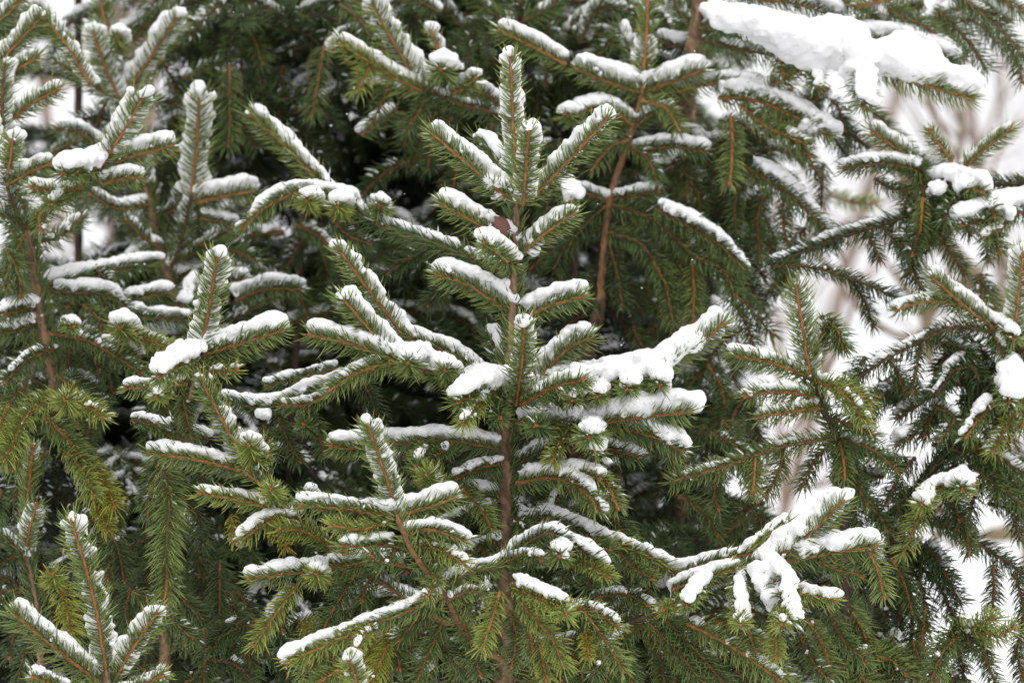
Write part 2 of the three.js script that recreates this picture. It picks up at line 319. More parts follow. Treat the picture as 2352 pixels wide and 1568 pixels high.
function finish(T) {
  const near = T.o.near ?? true, cell = T.o.cell ?? (near ? 0.0025 : 0.0034), field = new Field(cell), local = (mb) => { for (let i = 0; i < mb.p.length; i += 3) { mb.p[i] -= T.foot.x; mb.p[i + 1] -= T.foot.y; mb.p[i + 2] -= T.foot.z; } return mb.geometry(); };
  T.shoots.forEach((q, id) => { q.c = sampled(q.pts, 0.0034); if (q.snow > 0.04) snowOn(field, q.c, q.R, q.snow, id, q); });
  for (const [p, r, id] of T.blobs) { const big = r > 0.018; for (let k = 0; k < (big ? 5 : 9); k++) field.lump(p.clone().add(V(rr(-0.8, 0.8), big ? rr(-0.3, 0.1) : rr(-0.5, 0.25), rr(-0.8, 0.8)).multiplyScalar(r * (big ? 0.7 : 1))), r * (big ? rr(0.6, 0.75) : rr(0.3, 0.62)), id); }
  const snow = field.meshes(near ? 0.95 : 0.9);
  // trunk
  const tc = sampled(T.pts, 0.0045), lens = [0]; for (let i = 1; i < T.pts.length; i++) lens.push(lens[i - 1] + T.pts[i].distanceTo(T.pts[i - 1]));
  const total = lens.at(-1), radius = (t) => { const d = t * total; let i = 1; while (i < lens.length - 1 && lens[i] < d) i++; return mix(T.radii[i - 1], T.radii[i], clamp((d - lens[i - 1]) / (lens[i] - lens[i - 1]), 0, 1)); };
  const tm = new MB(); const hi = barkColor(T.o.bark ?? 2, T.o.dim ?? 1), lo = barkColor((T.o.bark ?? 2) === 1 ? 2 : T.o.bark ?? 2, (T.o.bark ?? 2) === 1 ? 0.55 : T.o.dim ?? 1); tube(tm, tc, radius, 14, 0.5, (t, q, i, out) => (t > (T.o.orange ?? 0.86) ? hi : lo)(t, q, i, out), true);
  const trunk = add('trunk', local(tm), M.bark, T.root);
  if (T.o.trunkNeedles) {
    const from = Math.floor(tc.n * T.o.trunkNeedles[0]), to = Math.ceil(tc.n * (T.o.trunkNeedles[1] ?? 1)), c = { p: tc.p.slice(from, to + 1), t: tc.t.slice(from, to + 1), n: to - from, len: tc.len * (to - from) / tc.n }, mb = new MB();
    const t0 = from / tc.n, t1 = to / tc.n; needlesOn(mb, c, 0.017, { stemAt: (t) => radius(mix(t0, t1, t)) * 0.85, dens: 18, tint: TINT[T.o.tint ?? 'm'], segs: 3, part: 0.5, open: 0.7, stem: radius(0.8), thick: 0.00085, field });
    const m = add('needles', local(mb), M.needles, trunk); m.userData.kind = 'stuff';
  }
  T.shoots.forEach((q, id) => {
    const c = q.c, far = q.z < -0.34, back = q.z < -0.13, stem = (q.stem ?? [q.tint === 'g' ? 0.0022 : 0.0018, 0.0024, 0.0034, 0.0042][q.age]) * mix(0.8, 1, clamp(q.R / 0.018, 0.4, 1.2));
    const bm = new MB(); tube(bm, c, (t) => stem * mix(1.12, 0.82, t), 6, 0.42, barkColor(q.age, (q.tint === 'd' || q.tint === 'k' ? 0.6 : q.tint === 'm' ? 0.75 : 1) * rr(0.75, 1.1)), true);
    tally.bark += bm.i.length / 3;
    const shoot = add(q.age > 1 ? 'branch' : 'shoot', local(bm), M.bark, T.root);
    if (!q.bare) {
      const mb = new MB(), white = new MB();
      needlesOn(mb, c, q.R, { dust: q.snow > 0.04 ? clamp(0.12 + 0.42 * q.snow, 0, 0.8) * (Math.abs(c.t[c.n >> 1].y) > 0.75 ? 0.45 : 1) : 0.02, white, dens: (q.dens ?? 1) * (far ? 18 : q.age ? 18 : 20), tint: TINT[q.tint], segs: back ? 2 : 3, tuft: q.age === 0, part: q.part ?? (q.tint === 'g' || q.tint === 'b' ? 0.28 : 0.1), open: (q.open ?? 1) * rr(0.92, 1.06), stem, press: q.snow, thick: far ? 0.00084 : 0.00088, field, comb: q.comb });
      if (mb.count) { tally.needles += mb.i.length / 3; const m = add('needles', local(mb), M.needles, shoot); m.userData.kind = 'stuff'; }
      if (white.count > 60) { tally.snow += white.i.length / 3; white.c = []; const m = add('snow_dusting', local(white), M.dust, shoot); m.userData.kind = 'stuff'; }
    }
    const sm = snow.get(id);
    if (sm) { tally.snow += sm.i.length / 3; add('snow', local(sm), M.snow, shoot); }
    if (q.age === 0 && !q.noBud) {
      const end = c.p[c.n], dir = c.t[c.n], put = (p, d, size) => { const m = add('bud', budShape, M.bud, shoot); m.position.copy(p).sub(T.foot); m.quaternion.setFromUnitVectors(UP, d); m.scale.setScalar(size); };
      put(end.clone().addScaledVector(dir, -0.001), dir, 0.0021 * rr(0.9, 1.15));
      if (!far) {
        const k0 = rr(0, 6.28);
        for (let k = 0; k < 3; k++) { const e = V(0.2, 0.3, 1).cross(dir).normalize().applyAxisAngle(dir, k0 + k * 2.1); put(end.clone().addScaledVector(dir, -0.002).addScaledVector(e, 0.0012), dir.clone().multiplyScalar(0.75).addScaledVector(e, 0.8).normalize(), 0.0016 * rr(0.8, 1.2)); }
        for (let k = 0; k < Math.floor(c.len * 22); k++) { const i = Math.floor(rr(0.15, 0.9) * c.n), tt = c.t[i], e = V(rr(-1, 1), rr(-0.8, 0.6), rr(0, 1)).addScaledVector(tt, 0).cross(tt).normalize(); put(c.p[i].clone().addScaledVector(e, stem * 0.8), tt.clone().multiplyScalar(0.7).addScaledVector(e, 0.8).normalize(), 0.00125 * rr(0.8, 1.2)); }
      }
    }
  });
}
// ---------------------------------------------------------------- the young spruce in the middle
spruce('slender young spruce in the middle with snow-capped leader and one brown leaf', [[1165, 1640, 0, 24], [1165, 1505, 0, 24], [1160, 1300, 0, 17], [1162, 1100, 0, 15], [1160, 950, 0, 15], [1170, 830, 0, 12], [1180, 650, 0, 11], [1186, 470, 0, 8.5]], { trunkNeedles: [0.4, 1], cell: 0.0022, dim: 0.85 });
s([1186, 475, 1179, 290, 1172, 128], 0, 0, 33, 0.85, 'g', 0, { part: 0.3 });
s([1175, 462, 1085, 385, 990, 305], 0, 0.03, 37, 1.2); blob(1140, 415, 0, 30); blob(1150, 445, 0, 18);
s([1203, 470, 1208, 380, 1216, 300], 0.02, 0.1, 38, 0.9);
s([1215, 462, 1310, 365, 1398, 268], 0, 0.05, 35, 1.2);
s([1170, 420, 1122, 348, 1095, 320], -0.02, -0.09, 33, 1.0, 'm');
s([1175, 560, 1090, 510, 1012, 467], 0, 0.03, 34, 1.3); blob(1110, 490, 0.01, 20);
s([1200, 580, 1260, 530, 1318, 490], 0, 0.03, 32, 1.3); blob(1222, 545, 0, 22); blob(1225, 575, 0, 14);
s([1180, 615, 1142, 580, 1112, 558], 0, 0.1, 36, 1.1);
s([1170, 718, 1085, 660, 1003, 629], 0, 0.02, 34, 1.6); blob(1150, 650, 0, 20);
s([1208, 725, 1280, 697, 1342, 680], 0, 0.02, 30, 1.7);
s([1185, 930, 1198, 840, 1205, 748], 0.04, 0.14, 40, 1.0);
s([1190, 925, 1300, 805, 1358, 773], 0, 0.02, 36, 1.35);
s([1165, 850, 1130, 790, 1120, 764], -0.02, -0.07, 31, 1.0, 'm');
s([1195, 930, 1270, 890, 1342, 871], 0.05, 0.1, 34, 0.75);
// left bough of the third tier
s([1170, 935, 1070, 885, 980, 852, 900, 826], 0, 0.04, 32, 1.1, 'g', 1); blob(985, 825, 0.03, 26); blob(1045, 845, 0.03, 22);
s([1150, 905, 1040, 815, 925, 768], 0, 0, 27, 1.2, 'g', 1); blob(1080, 850, 0, 18);
s([925, 768, 850, 670, 775, 568], 0, 0.02, 33, 0.95); s([910, 822, 850, 757, 785, 682], 0.03, 0.06, 36, 1.2);
s([904, 828, 810, 792, 712, 768], 0.04, 0.05, 34, 1.1); s([905, 832, 830, 852, 757, 896], 0.04, 0.06, 34, 0.55);
s([950, 842, 938, 833], 0.03, 0.12, 36, 1.3); blob(945, 800, 0.06, 28); blob(980, 805, 0.04, 24); s([1035, 862, 1022, 850], 0.03, 0.1, 30, 1.2); blob(1020, 818, 0.05, 26);
s([1180, 930, 1120, 900, 1050, 925], 0.02, 0.13, 36, 1.5); blob(1118, 860, 0.06, 36); blob(1150, 858, 0.05, 30); blob(1085, 885, 0.08, 28);
s([1120, 915, 1085, 945, 1062, 974], 0.07, 0.14, 32, 0.35, 'b'); s([1125, 930, 1150, 960], 0.04, 0.1, 32, 0.1, 'm');
// right bough of the third tier
s([1195, 932, 1300, 890, 1420, 868, 1520, 845], 0, 0.02, 36, 1.7, 'g', 1); for (const [x, y, r] of [[1370, 850, 30], [1410, 840, 34], [1450, 842, 34], [1490, 850, 32], [1520, 880, 20], [1330, 845, 20], [1370, 880, 22], [1480, 815, 24]]) blob(x, y, 0.03, r);
s([1510, 850, 1590, 800, 1665, 742], 0.02, 0.04, 34, 1.6); for (const [x, y, r] of [[1540, 805, 38], [1585, 778, 38], [1632, 748, 36], [1500, 835, 38]]) blob(x, y, 0.02, r); blob(1545, 800, 0.02, 24);
s([1445, 880, 1440, 894], 0.02, 0.1, 30, 1.5); s([1380, 895, 1372, 910], 0.02, 0.1, 28, 1.0); s([1320, 905, 1314, 920], 0.03, 0.09, 28, 0.5); s([1500, 860, 1515, 885], 0.02, 0.08, 30, 1.6);
s([1195, 940, 1250, 935, 1310, 925], 0, 0.04, 30, 0.3, 'm'); s([1240, 890, 1300, 920, 1350, 915], 0.02, 0.05, 28, 0.6, 'm');
// lower right bough
s([1185, 970, 1290, 978, 1386, 970], 0.02, 0.04, 33, 1.5, 'g', 1); blob(1250, 935, 0.03, 20); s([1386, 970, 1490, 957, 1585, 945], 0.04, 0.07, 35, 1.75); for (const [x, y, r] of [[1330, 940, 28], [1420, 935, 34], [1480, 925, 38], [1540, 918, 38], [1575, 920, 34]]) blob(x, y, 0.045, r);
s([1386, 976, 1500, 1003, 1568, 1037], 0.03, 0.06, 34, 1.3, 'm'); blob(1545, 1000, 0.05, 24); blob(1520, 985, 0.05, 20);
s([1250, 985, 1230, 976], 0.03, 0.1, 34, 0.2, 'm'); s([1365, 985, 1352, 1006], 0.03, 0.14, 40, 0.8); blob(1358, 962, 0.07, 24); blob(1372, 980, 0.07, 22);
s([1305, 975, 1290, 1010, 1268, 1058], 0.03, 0.08, 34, 0.15, 'b'); s([1350, 1010, 1368, 1040], 0.02, 0.07, 28, 1.4); blob(1362, 1028, 0.05, 20); blob(1392, 1055, 0.05, 16);
s([1330, 1000, 1400, 1030, 1470, 1050], 0.0, 0.02, 30, 0.6, 'm'); s([1470, 985, 1520, 1010, 1550, 1060], 0, 0.03, 30, 0.1, 'm');
// left arm at mid height
s([1150, 1032, 1060, 1015, 960, 1016, 850, 1022, 763, 1024], 0, 0.04, 30, 1.25, 'g', 1); s([860, 1025, 800, 1028, 760, 1024], 0.04, 0.06, 32, 1.3); s([1000, 1020, 955, 1060], 0.02, 0.08, 30, 0.2);
s([1040, 1018, 1010, 1040, 975, 1052], 0.02, 0.06, 28, 0.2, 'm');
// upright end of a long bough, front left
s([912, 1178, 885, 1090, 845, 976], 0.14, 0.17, 38, 1.0); s([1165, 1520, 1080, 1472, 1022, 1368, 945, 1262, 910, 1180], 0.1, 0.19, 30, 0.05, 'g', 1, { dens: 0.5, part: 0.75, stem: 0.0036 });
s([905, 1185, 800, 1170, 690, 1160], 0.14, 0.16, 34, 1.1); s([915, 1182, 980, 1166, 1047, 1142], 0.14, 0.15, 35, 1.25); s([900, 1195, 830, 1215, 760, 1205], 0.14, 0.18, 30, 0.1, 'b');
s([932, 1228, 987, 1216, 1069, 1242], 0.15, 0.17, 29, 0.95); s([905, 1246, 840, 1256, 783, 1252], 0.14, 0.17, 30, 0.95); s([950, 1252, 1010, 1262, 1066, 1293], 0.14, 0.18, 30, 0.3, 'b');
s([925, 1240, 880, 1290, 850, 1275], 0.15, 0.2, 28, 0.3, 'm'); s([960, 1290, 1000, 1330, 980, 1370], 0.13, 0.2, 30, 0.1);
s([1020, 1345, 1090, 1310, 1140, 1302, 1195, 1255], 0.14, 0.1, 29, 0.75, 'g', 1); s([1195, 1258, 1260, 1226, 1330, 1262, 1385, 1302], 0.1, 0.14, 31, 0.8, 'm', 1); s([1290, 1262, 1284, 1276], 0.08, 0.17, 34, 0.9); s([1150, 1300, 1200, 1275, 1245, 1285], 0.1, 0.15, 26, 0.5, 'm'); s([1310, 1270, 1360, 1300, 1400, 1325], 0.1, 0.17, 30, 0.1, 'b');
s([1020, 1368, 930, 1405, 860, 1432], 0.16, 0.17, 30, 0.8, 'g', 1); s([860, 1432, 760, 1475, 660, 1520], 0.17, 0.2, 31, 1.15, 'b'); s([850, 1440, 820, 1490], 0.17, 0.22, 28, 0.4, 'b');
s([1030, 1375, 1075, 1358, 1115, 1360], 0.16, 0.19, 26, 0.4, 'g', 1); s([1010, 1375, 960, 1420, 915, 1470], 0.15, 0.14, 30, 0.5, 'm');
s([1149, 1358, 1130, 1420, 1107, 1490], 0.19, 0.22, 31, 0.0, 'b'); s([1175, 1345, 1230, 1370, 1288, 1394], 0.19, 0.27, 36, 1.0, 'b'); s([1195, 1380, 1270, 1470, 1295, 1530], 0.2, 0.24, 34, 0.05, 'b'); s([1285, 1392, 1300, 1410], 0.22, 0.29, 34, 0.2, 'b');
s([1015, 1430, 985, 1500, 952, 1572], 0.14, 0.17, 32, 0.1, 'm'); s([1066, 1430, 1085, 1490, 1105, 1552], 0.15, 0.18, 32, 0, 'm'); s([1217, 1443, 1222, 1480, 1226, 1516], 0.18, 0.2, 30, 0, 'g'); s([1345, 1445, 1352, 1512], 0.18, 0.21, 22, 0, 'y'); s([1343, 1405, 1390, 1470, 1432, 1540], 0.18, 0.22, 33, 0.1, 'g');
s([1290, 1395, 1360, 1400, 1420, 1440], 0.15, 0.2, 30, 0.4, 'g'); s([1240, 1480, 1255, 1560], 0.2, 0.22, 32, 0, 'b'); s([900, 1440, 880, 1500, 850, 1570], 0.12, 0.15, 30, 0.1, 'y'); s([1170, 1400, 1185, 1460, 1175, 1530], 0.1, 0.14, 28, 0, 'm');
// arching boughs, right of the trunk
s([1185, 1108, 1275, 1098, 1330, 1120, 1378, 1174], 0.02, 0.09, 34, 0.95, 'g'); s([1260, 1090, 1330, 1085, 1380, 1100], 0.03, 0.07, 30, 0.9, 'b'); s([1365, 1075, 1395, 1110, 1420, 1168], 0.05, 0.09, 29, 0.4, 'g'); s([1185, 1065, 1225, 1045, 1275, 1022], 0, 0, 28, 1.2, 'm', 1);
s([1180, 1205, 1256, 1190, 1365, 1234], 0, 0.04, 31, 0.75, 'm', 1); s([1365, 1234, 1490, 1280, 1560, 1322], 0.04, 0.05, 32, 0.8, 'b'); s([1290, 1215, 1340, 1250, 1400, 1262], 0.02, 0.08, 30, 0.1, 'm'); s([1420, 1262, 1450, 1300, 1500, 1330], 0.04, 0.08, 28, 0.2, 'm');
s([1185, 1190, 1210, 1215, 1240, 1232], 0.01, 0.06, 30, 0.1, 'm'); s([1370, 1370, 1440, 1365, 1490, 1390], 0.02, 0.07, 28, 0.5, 'm'); s([1480, 1300, 1490, 1350, 1480, 1395], 0.0, 0.02, 26, 0, 'm'); s([1395, 1420, 1440, 1385, 1470, 1370], 0.02, 0.05, 22, 1.1, 'm');
// the low bough reaching far to the right
s([1170, 1490, 1300, 1470, 1400, 1443, 1545, 1392, 1650, 1335, 1765, 1290], 0.0, 0.08, 30, 0.35, 'm', 2, { dens: 0.7 });
s([1770, 1294, 1860, 1225, 1937, 1150], 0.08, 0.1, 36, 1.55); for (const [x, y, r] of [[1765, 1268, 28], [1805, 1240, 34], [1850, 1205, 34], [1895, 1165, 34], [1922, 1135, 30]]) blob(x, y, 0.08, r); s([1790, 1290, 1900, 1272, 2014, 1254], 0.08, 0.1, 34, 1.45); for (const [x, y, r] of [[1860, 1255, 30], [1930, 1240, 36], [1985, 1230, 34]]) blob(x, y, 0.085, r); s([1717, 1268, 1811, 1197], 0.07, 0.04, 25, 0.95, 'b'); s([1541, 1356, 1620, 1325, 1700, 1305], 0.08, 0.09, 28, 1.0); s([1552, 1318, 1640, 1290, 1721, 1272], 0.05, 0.07, 24, 1.2);
s([1735, 1292, 1790, 1350, 1815, 1428], 0.08, 0.17, 40, 1.4); for (const [x, y, r] of [[1785, 1365, 30], [1797, 1395, 30]]) blob(x, y, 0.12, r); for (const [x, y, r] of [[1750, 1310, 30], [1772, 1340, 32]]) blob(x, y, 0.11, r); s([1690, 1315, 1698, 1370, 1700, 1428], 0.08, 0.15, 28, 1.3); s([1620, 1335, 1577, 1392], 0.09, 0.15, 28, 1.2); s([1805, 1352, 1860, 1365, 1921, 1378], 0.09, 0.11, 27, 0.9, 'b');
s([2000, 1270, 2018, 1315, 2032, 1372], 0.1, 0.12, 31, 0.05, 'g'); s([1880, 1290, 1930, 1310, 1985, 1322], 0.09, 0.1, 28, 0, 'm'); s([1700, 1400, 1701, 1434], 0.12, 0.18, 28, 0.2, 'b'); s([1782, 1430, 1783, 1510], 0.14, 0.17, 28, 0, 'b'); s([1800, 1410, 1795, 1432], 0.14, 0.2, 30, 0.2, 'b');
s([1523, 1415, 1595, 1490, 1670, 1575], 0.07, 0.1, 35, 0.1, 'm'); s([1577, 1430, 1680, 1483, 1790, 1560], 0.08, 0.13, 35, 0.35, 'g'); s([1715, 1440, 1737, 1496], 0.1, 0.12, 28, 0, 'g'); s([1425, 1447, 1435, 1500, 1449, 1570], 0.04, 0.07, 34, 0, 'm'); s([1490, 1428, 1550, 1490, 1618, 1570], 0.06, 0.1, 34, 0, 'm'); s([1640, 1420, 1700, 1450, 1760, 1470], 0.06, 0.08, 32, 0.3, 'g'); s([1600, 1380, 1560, 1385, 1520, 1400], 0.08, 0.14, 26, 0.2, 'b');
s([1300, 1475, 1330, 1530, 1350, 1590], 0.03, 0.06, 34, 0, 'm'); s([1380, 1450, 1395, 1520, 1390, 1590], 0.04, 0.06, 34, 0, 'm'); s([1230, 1485, 1290, 1560], 0.02, 0.05, 32, 0, 'd'); s([1840, 1460, 1860, 1510, 1900, 1560], 0.02, 0.06, 34, 0.1, 'm'); s([1900, 1390, 1930, 1460, 1990, 1520], 0.02, 0.06, 34, 0.1, 'm');
// long bough, front left, with its raised end
s([1150, 1450, 1000, 1420, 890, 1345, 775, 1270, 670, 1175, 598, 1110, 556, 1078], 0.02, 0.1, 28, 0.15, 'g', 1, { dens: 0.65, part: 0.6, stem: 0.003 });
s([585, 1098, 530, 1000, 460, 867], 0.06, 0.09, 33, 0.6); s([570, 1085, 450, 1055, 345, 1040], 0.06, 0.08, 32, 1.0); s([594, 1068, 570, 1020], 0.06, 0.14, 39, 1.0, 'b'); s([640, 1150, 622, 1122], 0.07, 0.15, 32, 0.3, 'b'); s([670, 1182, 560, 1150, 458, 1132], 0.08, 0.1, 29, 0.75, 'b'); s([690, 1195, 620, 1196, 558, 1237], 0.08, 0.11, 28, 0.9, 'b'); s([735, 1160, 705, 1132], 0.06, 0.12, 26, 0.8); s([533, 1180, 541, 1243], 0.06, 0.07, 21, 0, 'y'); s([620, 1100, 600, 1060, 604, 1020], 0.05, 0.08, 30, 0.3); s([750, 1250, 700, 1220, 640, 1215], 0.07, 0.12, 28, 0.1, 'b'); s([790, 1275, 800, 1235, 850, 1215], 0.1, 0.13, 28, 0.5, 'g'); s([600, 1200, 640, 1225, 660, 1260], 0.07, 0.1, 26, 0, 'y');
// low left arm
s([930, 1300, 860, 1290, 760, 1302, 670, 1316, 573, 1327], 0.07, 0.12, 31, 1.0, 'g'); s([735, 1325, 727, 1318], 0.09, 0.16, 34, 0.9, 'b'); blob(735, 1288, 0.11, 22); s([685, 1340, 625, 1420, 583, 1482], 0.1, 0.12, 30, 0.12, 'b'); s([815, 1322, 765, 1400, 733, 1465], 0.08, 0.1, 34, 0.05, 'm'); s([850, 1360, 790, 1410, 740, 1440], 0.04, 0.07, 30, 0.3, 'm'); s([880, 1310, 850, 1330, 830, 1380], 0.08, 0.1, 30, 0.4, 'm');
s([828, 1600, 815, 1550, 800, 1512], 0.22, 0.26, 36, 0.7, 'b'); s([800, 1520, 740, 1560, 690, 1590], 0.1, 0.14, 30, 0.1, 'g');
// small shoots close to the trunk
s([1020, 1125, 978, 1090], 0.04, 0.13, 36, 0.2, 'b'); s([985, 1080, 954, 1072], 0.03, 0.1, 28, 0.1); s([1150, 1140, 1100, 1130, 1045, 1108], 0, -0.02, 26, 1.1, 'm', 1); s([1060, 1118, 1110, 1175, 1130, 1218], 0.03, 0.06, 29, 0, 'g'); s([1150, 1165, 1090, 1180, 1025, 1205], 0, -0.01, 26, 1.15, 'm', 1); s([1155, 1235, 1090, 1262, 1030, 1282], 0, 0.04, 26, 0.8, 'm'); s([1155, 1065, 1100, 1075, 1050, 1100], 0, 0.04, 26, 0.8, 'm'); s([1130, 1215, 1110, 1250, 1120, 1290], 0.0, 0.03, 24, 0.5, 'm');
// snowy arm behind, to the left
s([1150, 900, 900, 845, 760, 885, 620, 935, 510, 921], 0, -0.05, 27, 1.3, 'm', 1); blob(605, 948, -0.03, 18); s([774, 846, 690, 868, 612, 886], -0.08, -0.1, 23, 1.1, 'm'); s([608, 972, 614, 1005, 622, 1045], -0.04, -0.02, 27, 0.3, 'm'); s([700, 933, 725, 980, 747, 1045], -0.04, 0, 27, 0, 'm'); s([720, 985, 697, 976], -0.04, 0.03, 28, 0.1, 'm'); s([640, 955, 660, 1010, 690, 1060], -0.05, -0.03, 28, 0.2, 'm'); s([760, 900, 700, 930, 650, 930], -0.02, 0, 28, 0.3); s([830, 870, 860, 930, 880, 990], -0.06, -0.05, 30, 0.1, 'd');
// branch behind, running up to the left
s([1175, 640, 1100, 600, 1000, 560, 853, 506, 740, 425], -0.05, -0.3, 34, 0.5, 'm', 1); s([740, 425, 655, 335, 575, 262], -0.3, -0.32, 36, 0.85, 'g'); s([1090, 600, 1030, 640, 980, 700], -0.15, -0.2, 34, 0, 'd'); s([1000, 560, 930, 600, 870, 640], -0.2, -0.24, 34, 0.1, 'd');
s([820, 470, 700, 440, 620, 470, 556, 526], -0.25, -0.22, 30, 1.15, 'g'); s([720, 470, 704, 462], -0.25, -0.17, 34, 1.1, 'b'); s([790, 485, 774, 476], -0.25, -0.16, 34, 1.2, 'b'); blob(790, 452, -0.2, 18); s([880, 490, 870, 472], -0.25, -0.18, 30, 1.1); s([760, 500, 800, 540, 850, 560], -0.26, -0.24, 30, 0.4, 'm');
fill(1420, 1760, 1400, 1540, 14, -0.02, 0.06, ['m', 'g', 'b'], 0.3); fill(860, 1420, 1380, 1540, 14, -0.02, 0.1, ['m', 'g'], 0.3); fill(620, 880, 1300, 1540, 10, -0.06, 0.06, ['m', 'g', 'y'], 0.3); fill(1190, 1480, 1060, 1360, 10, -0.1, -0.02, ['m', 'd'], 0.5); fill(900, 1150, 1040, 1320, 10, -0.1, -0.02, ['m', 'd'], 0.5);

// ---------------------------------------------------------------- small spruce, front left corner
spruce('small spruce top with three bright orange shoots in the bottom left corner', [[252, 1660, 0.12, 11], [245, 1535, 0.12, 8]], { trunkNeedles: [0.9, 1] });
s([245, 1540, 215, 1370, 165, 1195], 0.12, 0.15, 41, 0.75, 'g', 0, { part: 0.5 }); s([222, 1562, 130, 1490, 30, 1407], 0.12, 0.16, 42, 1.0); s([266, 1552, 310, 1480, 362, 1405], 0.12, 0.15, 38, 1.0); s([165, 1600, 120, 1570, 75, 1553], 0.14, 0.2, 32, 0.9); s([270, 1590, 330, 1570, 375, 1550], 0.14, 0.18, 30, 0.5); s([235, 1580, 180, 1600, 130, 1640], 0.13, 0.2, 34, 0.1); 

// ---------------------------------------------------------------- small spruce between the left tree and the middle one
spruce('small spruce whose raised tip stands left of the middle tree beside thick snow', [[378, 1640, -0.5, 13], [385, 1250, -0.4, 10], [402, 1005, -0.06, 8], [440, 900, 0.04, 7], [457, 812, 0.05, 6]], { trunkNeedles: [0.85, 1] });
s([457, 812, 482, 700, 498, 592], 0.05, 0.08, 42, 1.0); s([462, 816, 550, 790, 650, 758], 0.05, 0.07, 36, 1.45); s([455, 822, 410, 842, 362, 868], 0.05, 0.16, 34, 1.5); for (const [x, y, r] of [[415, 800, 30], [385, 820, 26], [435, 790, 24]]) blob(x, y, 0.08, r);
s([470, 832, 540, 815, 600, 795], 0.05, 0.04, 29, 0.4, 'm'); s([465, 850, 505, 855, 545, 850], 0.05, 0.08, 26, 0.6, 'b'); s([430, 880, 350, 888, 288, 892], 0.05, 0.08, 25, 1.0); s([380, 900, 358, 910], 0.06, 0.12, 28, 0.7, 'b'); s([420, 905, 430, 960, 440, 1010], 0.03, 0.04, 28, 0.4, 'm');
s([375, 1065, 390, 1150, 385, 1210, 380, 1296], 0.03, 0.08, 50, 0.05, 'g', 1, { part: 0.12, dens: 1.3, stem: 0.0018 }); s([384, 1290, 382, 1340, 374, 1395], 0.06, 0.08, 38, 0, 'g'); s([400, 1010, 350, 1100, 340, 1180], 0.0, 0.02, 34, 0, 'm'); s([410, 1000, 460, 1060, 470, 1130], 0.0, -0.02, 32, 0.1, 'm'); s([392, 1100, 450, 1180, 470, 1250], -0.02, -0.05, 32, 0, 'd'); s([480, 1010, 440, 1000, 380, 975], -0.02, -0.04, 26, 0.9, 'm'); s([300, 965, 340, 970, 390, 1000], -0.06, -0.04, 24, 0.9, 'm');
s([380, 1330, 470, 1420, 590, 1485, 705, 1562], -0.1, -0.12, 34, 0.15, 'm', 1); s([470, 1440, 472, 1500, 466, 1585], -0.08, -0.05, 32, 0.1, 'm'); s([570, 1480, 575, 1530, 582, 1590], -0.1, -0.08, 32, 0.1, 'm'); s([305, 1355, 380, 1410, 450, 1472], 0.02, 0.0, 29, 0.4, 'm'); s([640, 1510, 660, 1550, 655, 1600], -0.1, -0.08, 32, 0.1, 'd'); s([300, 1350, 290, 1410, 330, 1480], 0.0, 0.02, 30, 0.1, 'd');
fill(230, 560, 1000, 1400, 16, -0.25, -0.08, ['m', 'd'], 0.4); fill(300, 640, 1380, 1560, 10, -0.2, -0.02, ['m', 'd'], 0.2);

// ---------------------------------------------------------------- left tree
spruce('spruce at the left edge with a thick light brown leafless trunk between its snowy whorls', [[220, 1640, -0.9, 20], [150, 1050, -0.55, 14], [128, 890, -0.25, 14], [97, 750, -0.24, 12.5], [82, 652, -0.24, 12], [63, 525, -0.24, 11]], { trunkNeedles: [0.78, 1] });
s([68, 522, 160, 450, 232, 387], -0.24, -0.22, 34, 0.35, 'm', 1); s([230, 387, 285, 300, 328, 224], -0.22, -0.2, 46, 1.25); s([262, 375, 330, 352, 394, 336], -0.22, -0.2, 34, 1.35); s([235, 422, 280, 412, 320, 408], -0.22, -0.2, 28, 1.35); s([225, 385, 185, 395, 142, 400], -0.22, -0.12, 34, 1.7); blob(190, 365, -0.18, 28); blob(155, 372, -0.15, 24); s([150, 450, 112, 470], -0.22, -0.15, 30, 0.5); s([100, 480, 90, 500, 95, 530], -0.2, -0.18, 26, 0.8); s([190, 430, 140, 440, 70, 430], -0.22, -0.17, 28, 0.7);
s([62, 520, 30, 470, 8, 400], -0.24, -0.22, 34, 0.5, 'm', 1); s([15, 425, 70, 395, 116, 376], -0.22, -0.2, 30, 1.25); s([18, 400, 24, 360, 28, 322], -0.22, -0.17, 34, 1.1); s([60, 525, 20, 500, -40, 480], -0.24, -0.22, 34, 0.4, 'm', 1); s([70, 560, 130, 545, 190, 500], -0.26, -0.3, 32, 0.4, 'm'); s([55, 540, 30, 600, 10, 660], -0.22, -0.2, 38, 0.5, 'm'); s([10, 570, 40, 620, 48, 680], -0.2, -0.2, 36, 0.5, 'm');
s([85, 710, 50, 712, 10, 722], -0.24, -0.2, 30, 1.1, 'm'); s([90, 740, 40, 760, -10, 765], -0.24, -0.2, 34, 0.6, 'm'); s([112, 660, 118, 668, 250, 680, 310, 724, 430, 736], -0.26, -0.3, 27, 1.2, 'm', 1); s([115, 655, 240, 626, 366, 602], -0.28, -0.4, 28, 1.15, 'm'); s([288, 700, 340, 680, 392, 676], -0.32, -0.34, 25, 1.2, 'm'); s([115, 766, 200, 782, 260, 815, 328, 860], -0.22, -0.16, 32, 0.15, 'm'); s([310, 778, 274, 752], -0.22, -0.12, 42, 1.0, 'b'); s([300, 768, 340, 780, 384, 800], -0.2, -0.17, 30, 0.1, 'b'); s([235, 790, 280, 800, 322, 818], -0.2, -0.2, 23, 1.1, 'm'); s([150, 745, 170, 750], -0.22, -0.15, 24, 1.1); s([190, 700, 230, 740, 220, 800], -0.24, -0.2, 28, 0.1, 'm');
